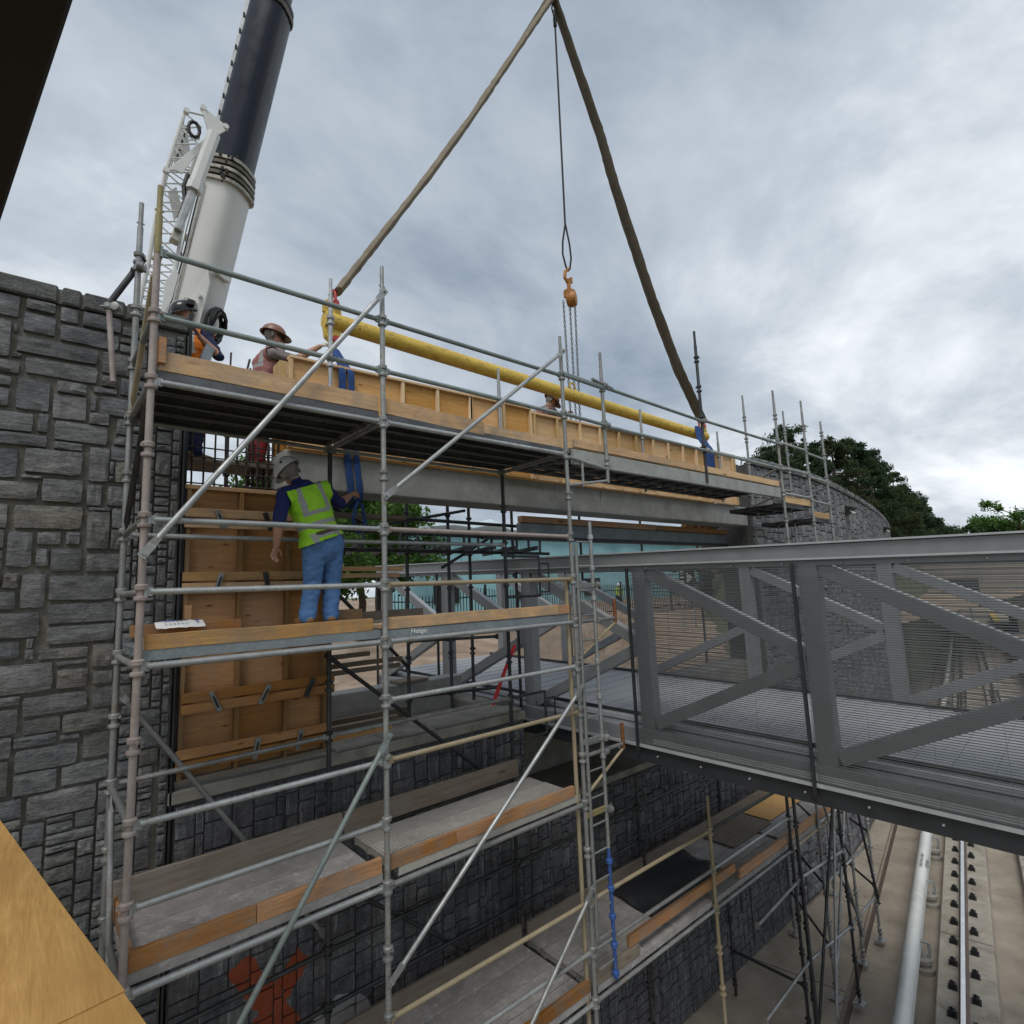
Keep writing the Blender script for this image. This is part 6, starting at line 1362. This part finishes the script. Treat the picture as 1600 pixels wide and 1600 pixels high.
person('person', 'bearded worker in brown hard hat reaching for the yellow spreader bar', dict(
    hipL=(1.34, 2.18, 4.78), hipR=(1.34, 2.0, 4.78), neck=(1.44, 2.10, 5.34), head=(1.49, 2.10, 5.535), shL=(1.40, 2.28, 5.24), shR=(1.42, 1.92, 5.24), elL=(1.62, 2.36, 5.08), elR=(1.68, 1.84, 5.22), wrL=(1.86, 2.2, 5.2), wrR=(1.93, 1.78, 5.42), hdL=(1.94, 2.15, 5.24), hdR=(2.02, 1.78, 5.48),
    knL=(1.36, 2.2, 4.38), knR=(1.36, 2.0, 4.38), ankL=(1.32, 2.2, 3.99), ankR=(1.32, 2.0, 3.99), look=(1, -.25, .1), palmR=(0, .3, -1), palmL=(0, -.3, -1)),
    dict(skin=SK, torso=GREYC, legs=REDP, hand=GLOVE, boot=BOOT), PINKV, (BROWNHAT, 'full', [(-1.2, .35, .03, M['paper']), (-.5, .3, .022, M['paper']), (-1.7, .5, .02, M['paper'])]), extra=w2x)
def w0x(rt, J, F):
    b = MB(); b.box(F['hc']+F['hu']*.10-F['hr']*.13, (.07, .07, .05)); b.build('head_lamp', M['black'], rt)
    b = MB(); b.beam((.60, 1.72, 4.70), (.74, 1.76, 5.10), .03, .09); b.build('form_strip', M['plank_steel'], rt)
person('person', 'worker in black hard hat with stickers and orange vest behind the tall wall', dict(
    hipL=(.66, 2.22, 4.78), hipR=(.70, 1.98, 4.78), neck=(.60, 2.06, 5.36), head=(.535, 2.03, 5.50), shL=(.58, 2.24, 5.28), shR=(.72, 1.92, 5.27), elL=(.50, 2.2, 5.02), elR=(.84, 1.84, 5.04), wrL=(.50, 1.96, 5.1), wrR=(.64, 1.76, 5.18), hdL=(.48, 1.88, 5.16), hdR=(.575, 1.74, 5.25),
    knL=(.62, 2.2, 4.40), knR=(.68, 2.0, 4.40), ankL=(.64, 2.2, 3.99), ankR=(.68, 2.0, 3.99), look=(-.75, -.5, -.35), palmR=(-.5, 0, -.6), palmL=(0, -.3, -1)),
    dict(skin=SK, torso=DARKP, legs=DARKP, boot=BOOT), ORANGE, (BLACKHAT, '', [(.5, .75, .026, M['paper']), (1.0, .9, .024, M['paper']), (.1, .9, .024, M['paper']), (.6, 1.15, .026, M['paper']), (.9, .5, .024, M['paper']), (1.5, .75, .022, M['paper'])]), extra=w0x)
person('person', 'crouching worker partly hidden behind the yellow spreader bar', dict(
    hipL=(6.12, 2.35, 4.98), hipR=(6.12, 2.15, 4.98), neck=(6.14, 2.22, 5.52), head=(6.25, 2.16, 5.66), shL=(6.05, 2.40, 5.44), shR=(6.15, 2.04, 5.44), elL=(6.35, 2.42, 5.28), elR=(6.33, 1.98, 5.28), wrL=(6.5, 2.25, 5.4), wrR=(6.52, 2.0, 5.46), hdL=(6.57, 2.2, 5.44), hdR=(6.6, 2.02, 5.52),
    knL=(6.30, 2.35, 4.60), knR=(6.30, 2.15, 4.60), ankL=(6.1, 2.35, 4.2), ankR=(6.1, 2.15, 4.2), look=(.8, -.5, -.3), palmR=(0, .3, -1), palmL=(0, -.3, -1)),
    dict(skin=SK, torso=GREYC, legs=DARKP, hand=GLOVE, boot=BOOT), PINKV, (BROWNHAT, 'full', None))
zf_ = yard(31.2, 21.0)
person('person', 'distant worker in yellow hi-vis and white hard hat behind the iron fence', dict(
    hipL=(31.1, 21.0, zf_+.93), hipR=(31.3, 20.9, zf_+.93), neck=(31.2, 20.95, zf_+1.50), head=(31.2, 20.93, zf_+1.66), shL=(31.02, 21.05, zf_+1.42), shR=(31.38, 20.87, zf_+1.42), elL=(30.95, 21.0, zf_+1.14), elR=(31.46, 20.85, zf_+1.14), wrL=(31.0, 20.85, zf_+.98), wrR=(31.4, 20.7, zf_+.98), hdL=(31.02, 20.78, zf_+.95), hdR=(31.37, 20.63, zf_+.95),
    knL=(31.1, 20.98, zf_+.5), knR=(31.3, 20.9, zf_+.5), ankL=(31.1, 21.0, zf_+.09), ankR=(31.3, 20.92, zf_+.09), look=(-.5, -.9, 0)),
    dict(skin=SK, torso=plain('yellow_shirt_cloth', (.50, .62, .05), .85, 0, .15, 8), fore=plain('yellow_sleeve_cloth', (.50, .62, .05), .85, 0, .15, 8), hand=SK, legs=DARKP, boot=BOOT), LIME, (WHITEHAT, '', None))
# boards the two workers on the wall top stand on
for i, (x0, x1, y, z, lb) in enumerate(((.5, 2.2, 2.1, 3.86, 'timber walkway board behind the rebar cage'), (5.6, 6.9, 2.25, 4.05, 'timber board behind the beam forms under the crouching worker'))):
    flatboard(x0, x1, y-.25, y+.25, z, 'wood_old', lb, name='walk_board', cat='board', group='boards behind the forms', t=.04)
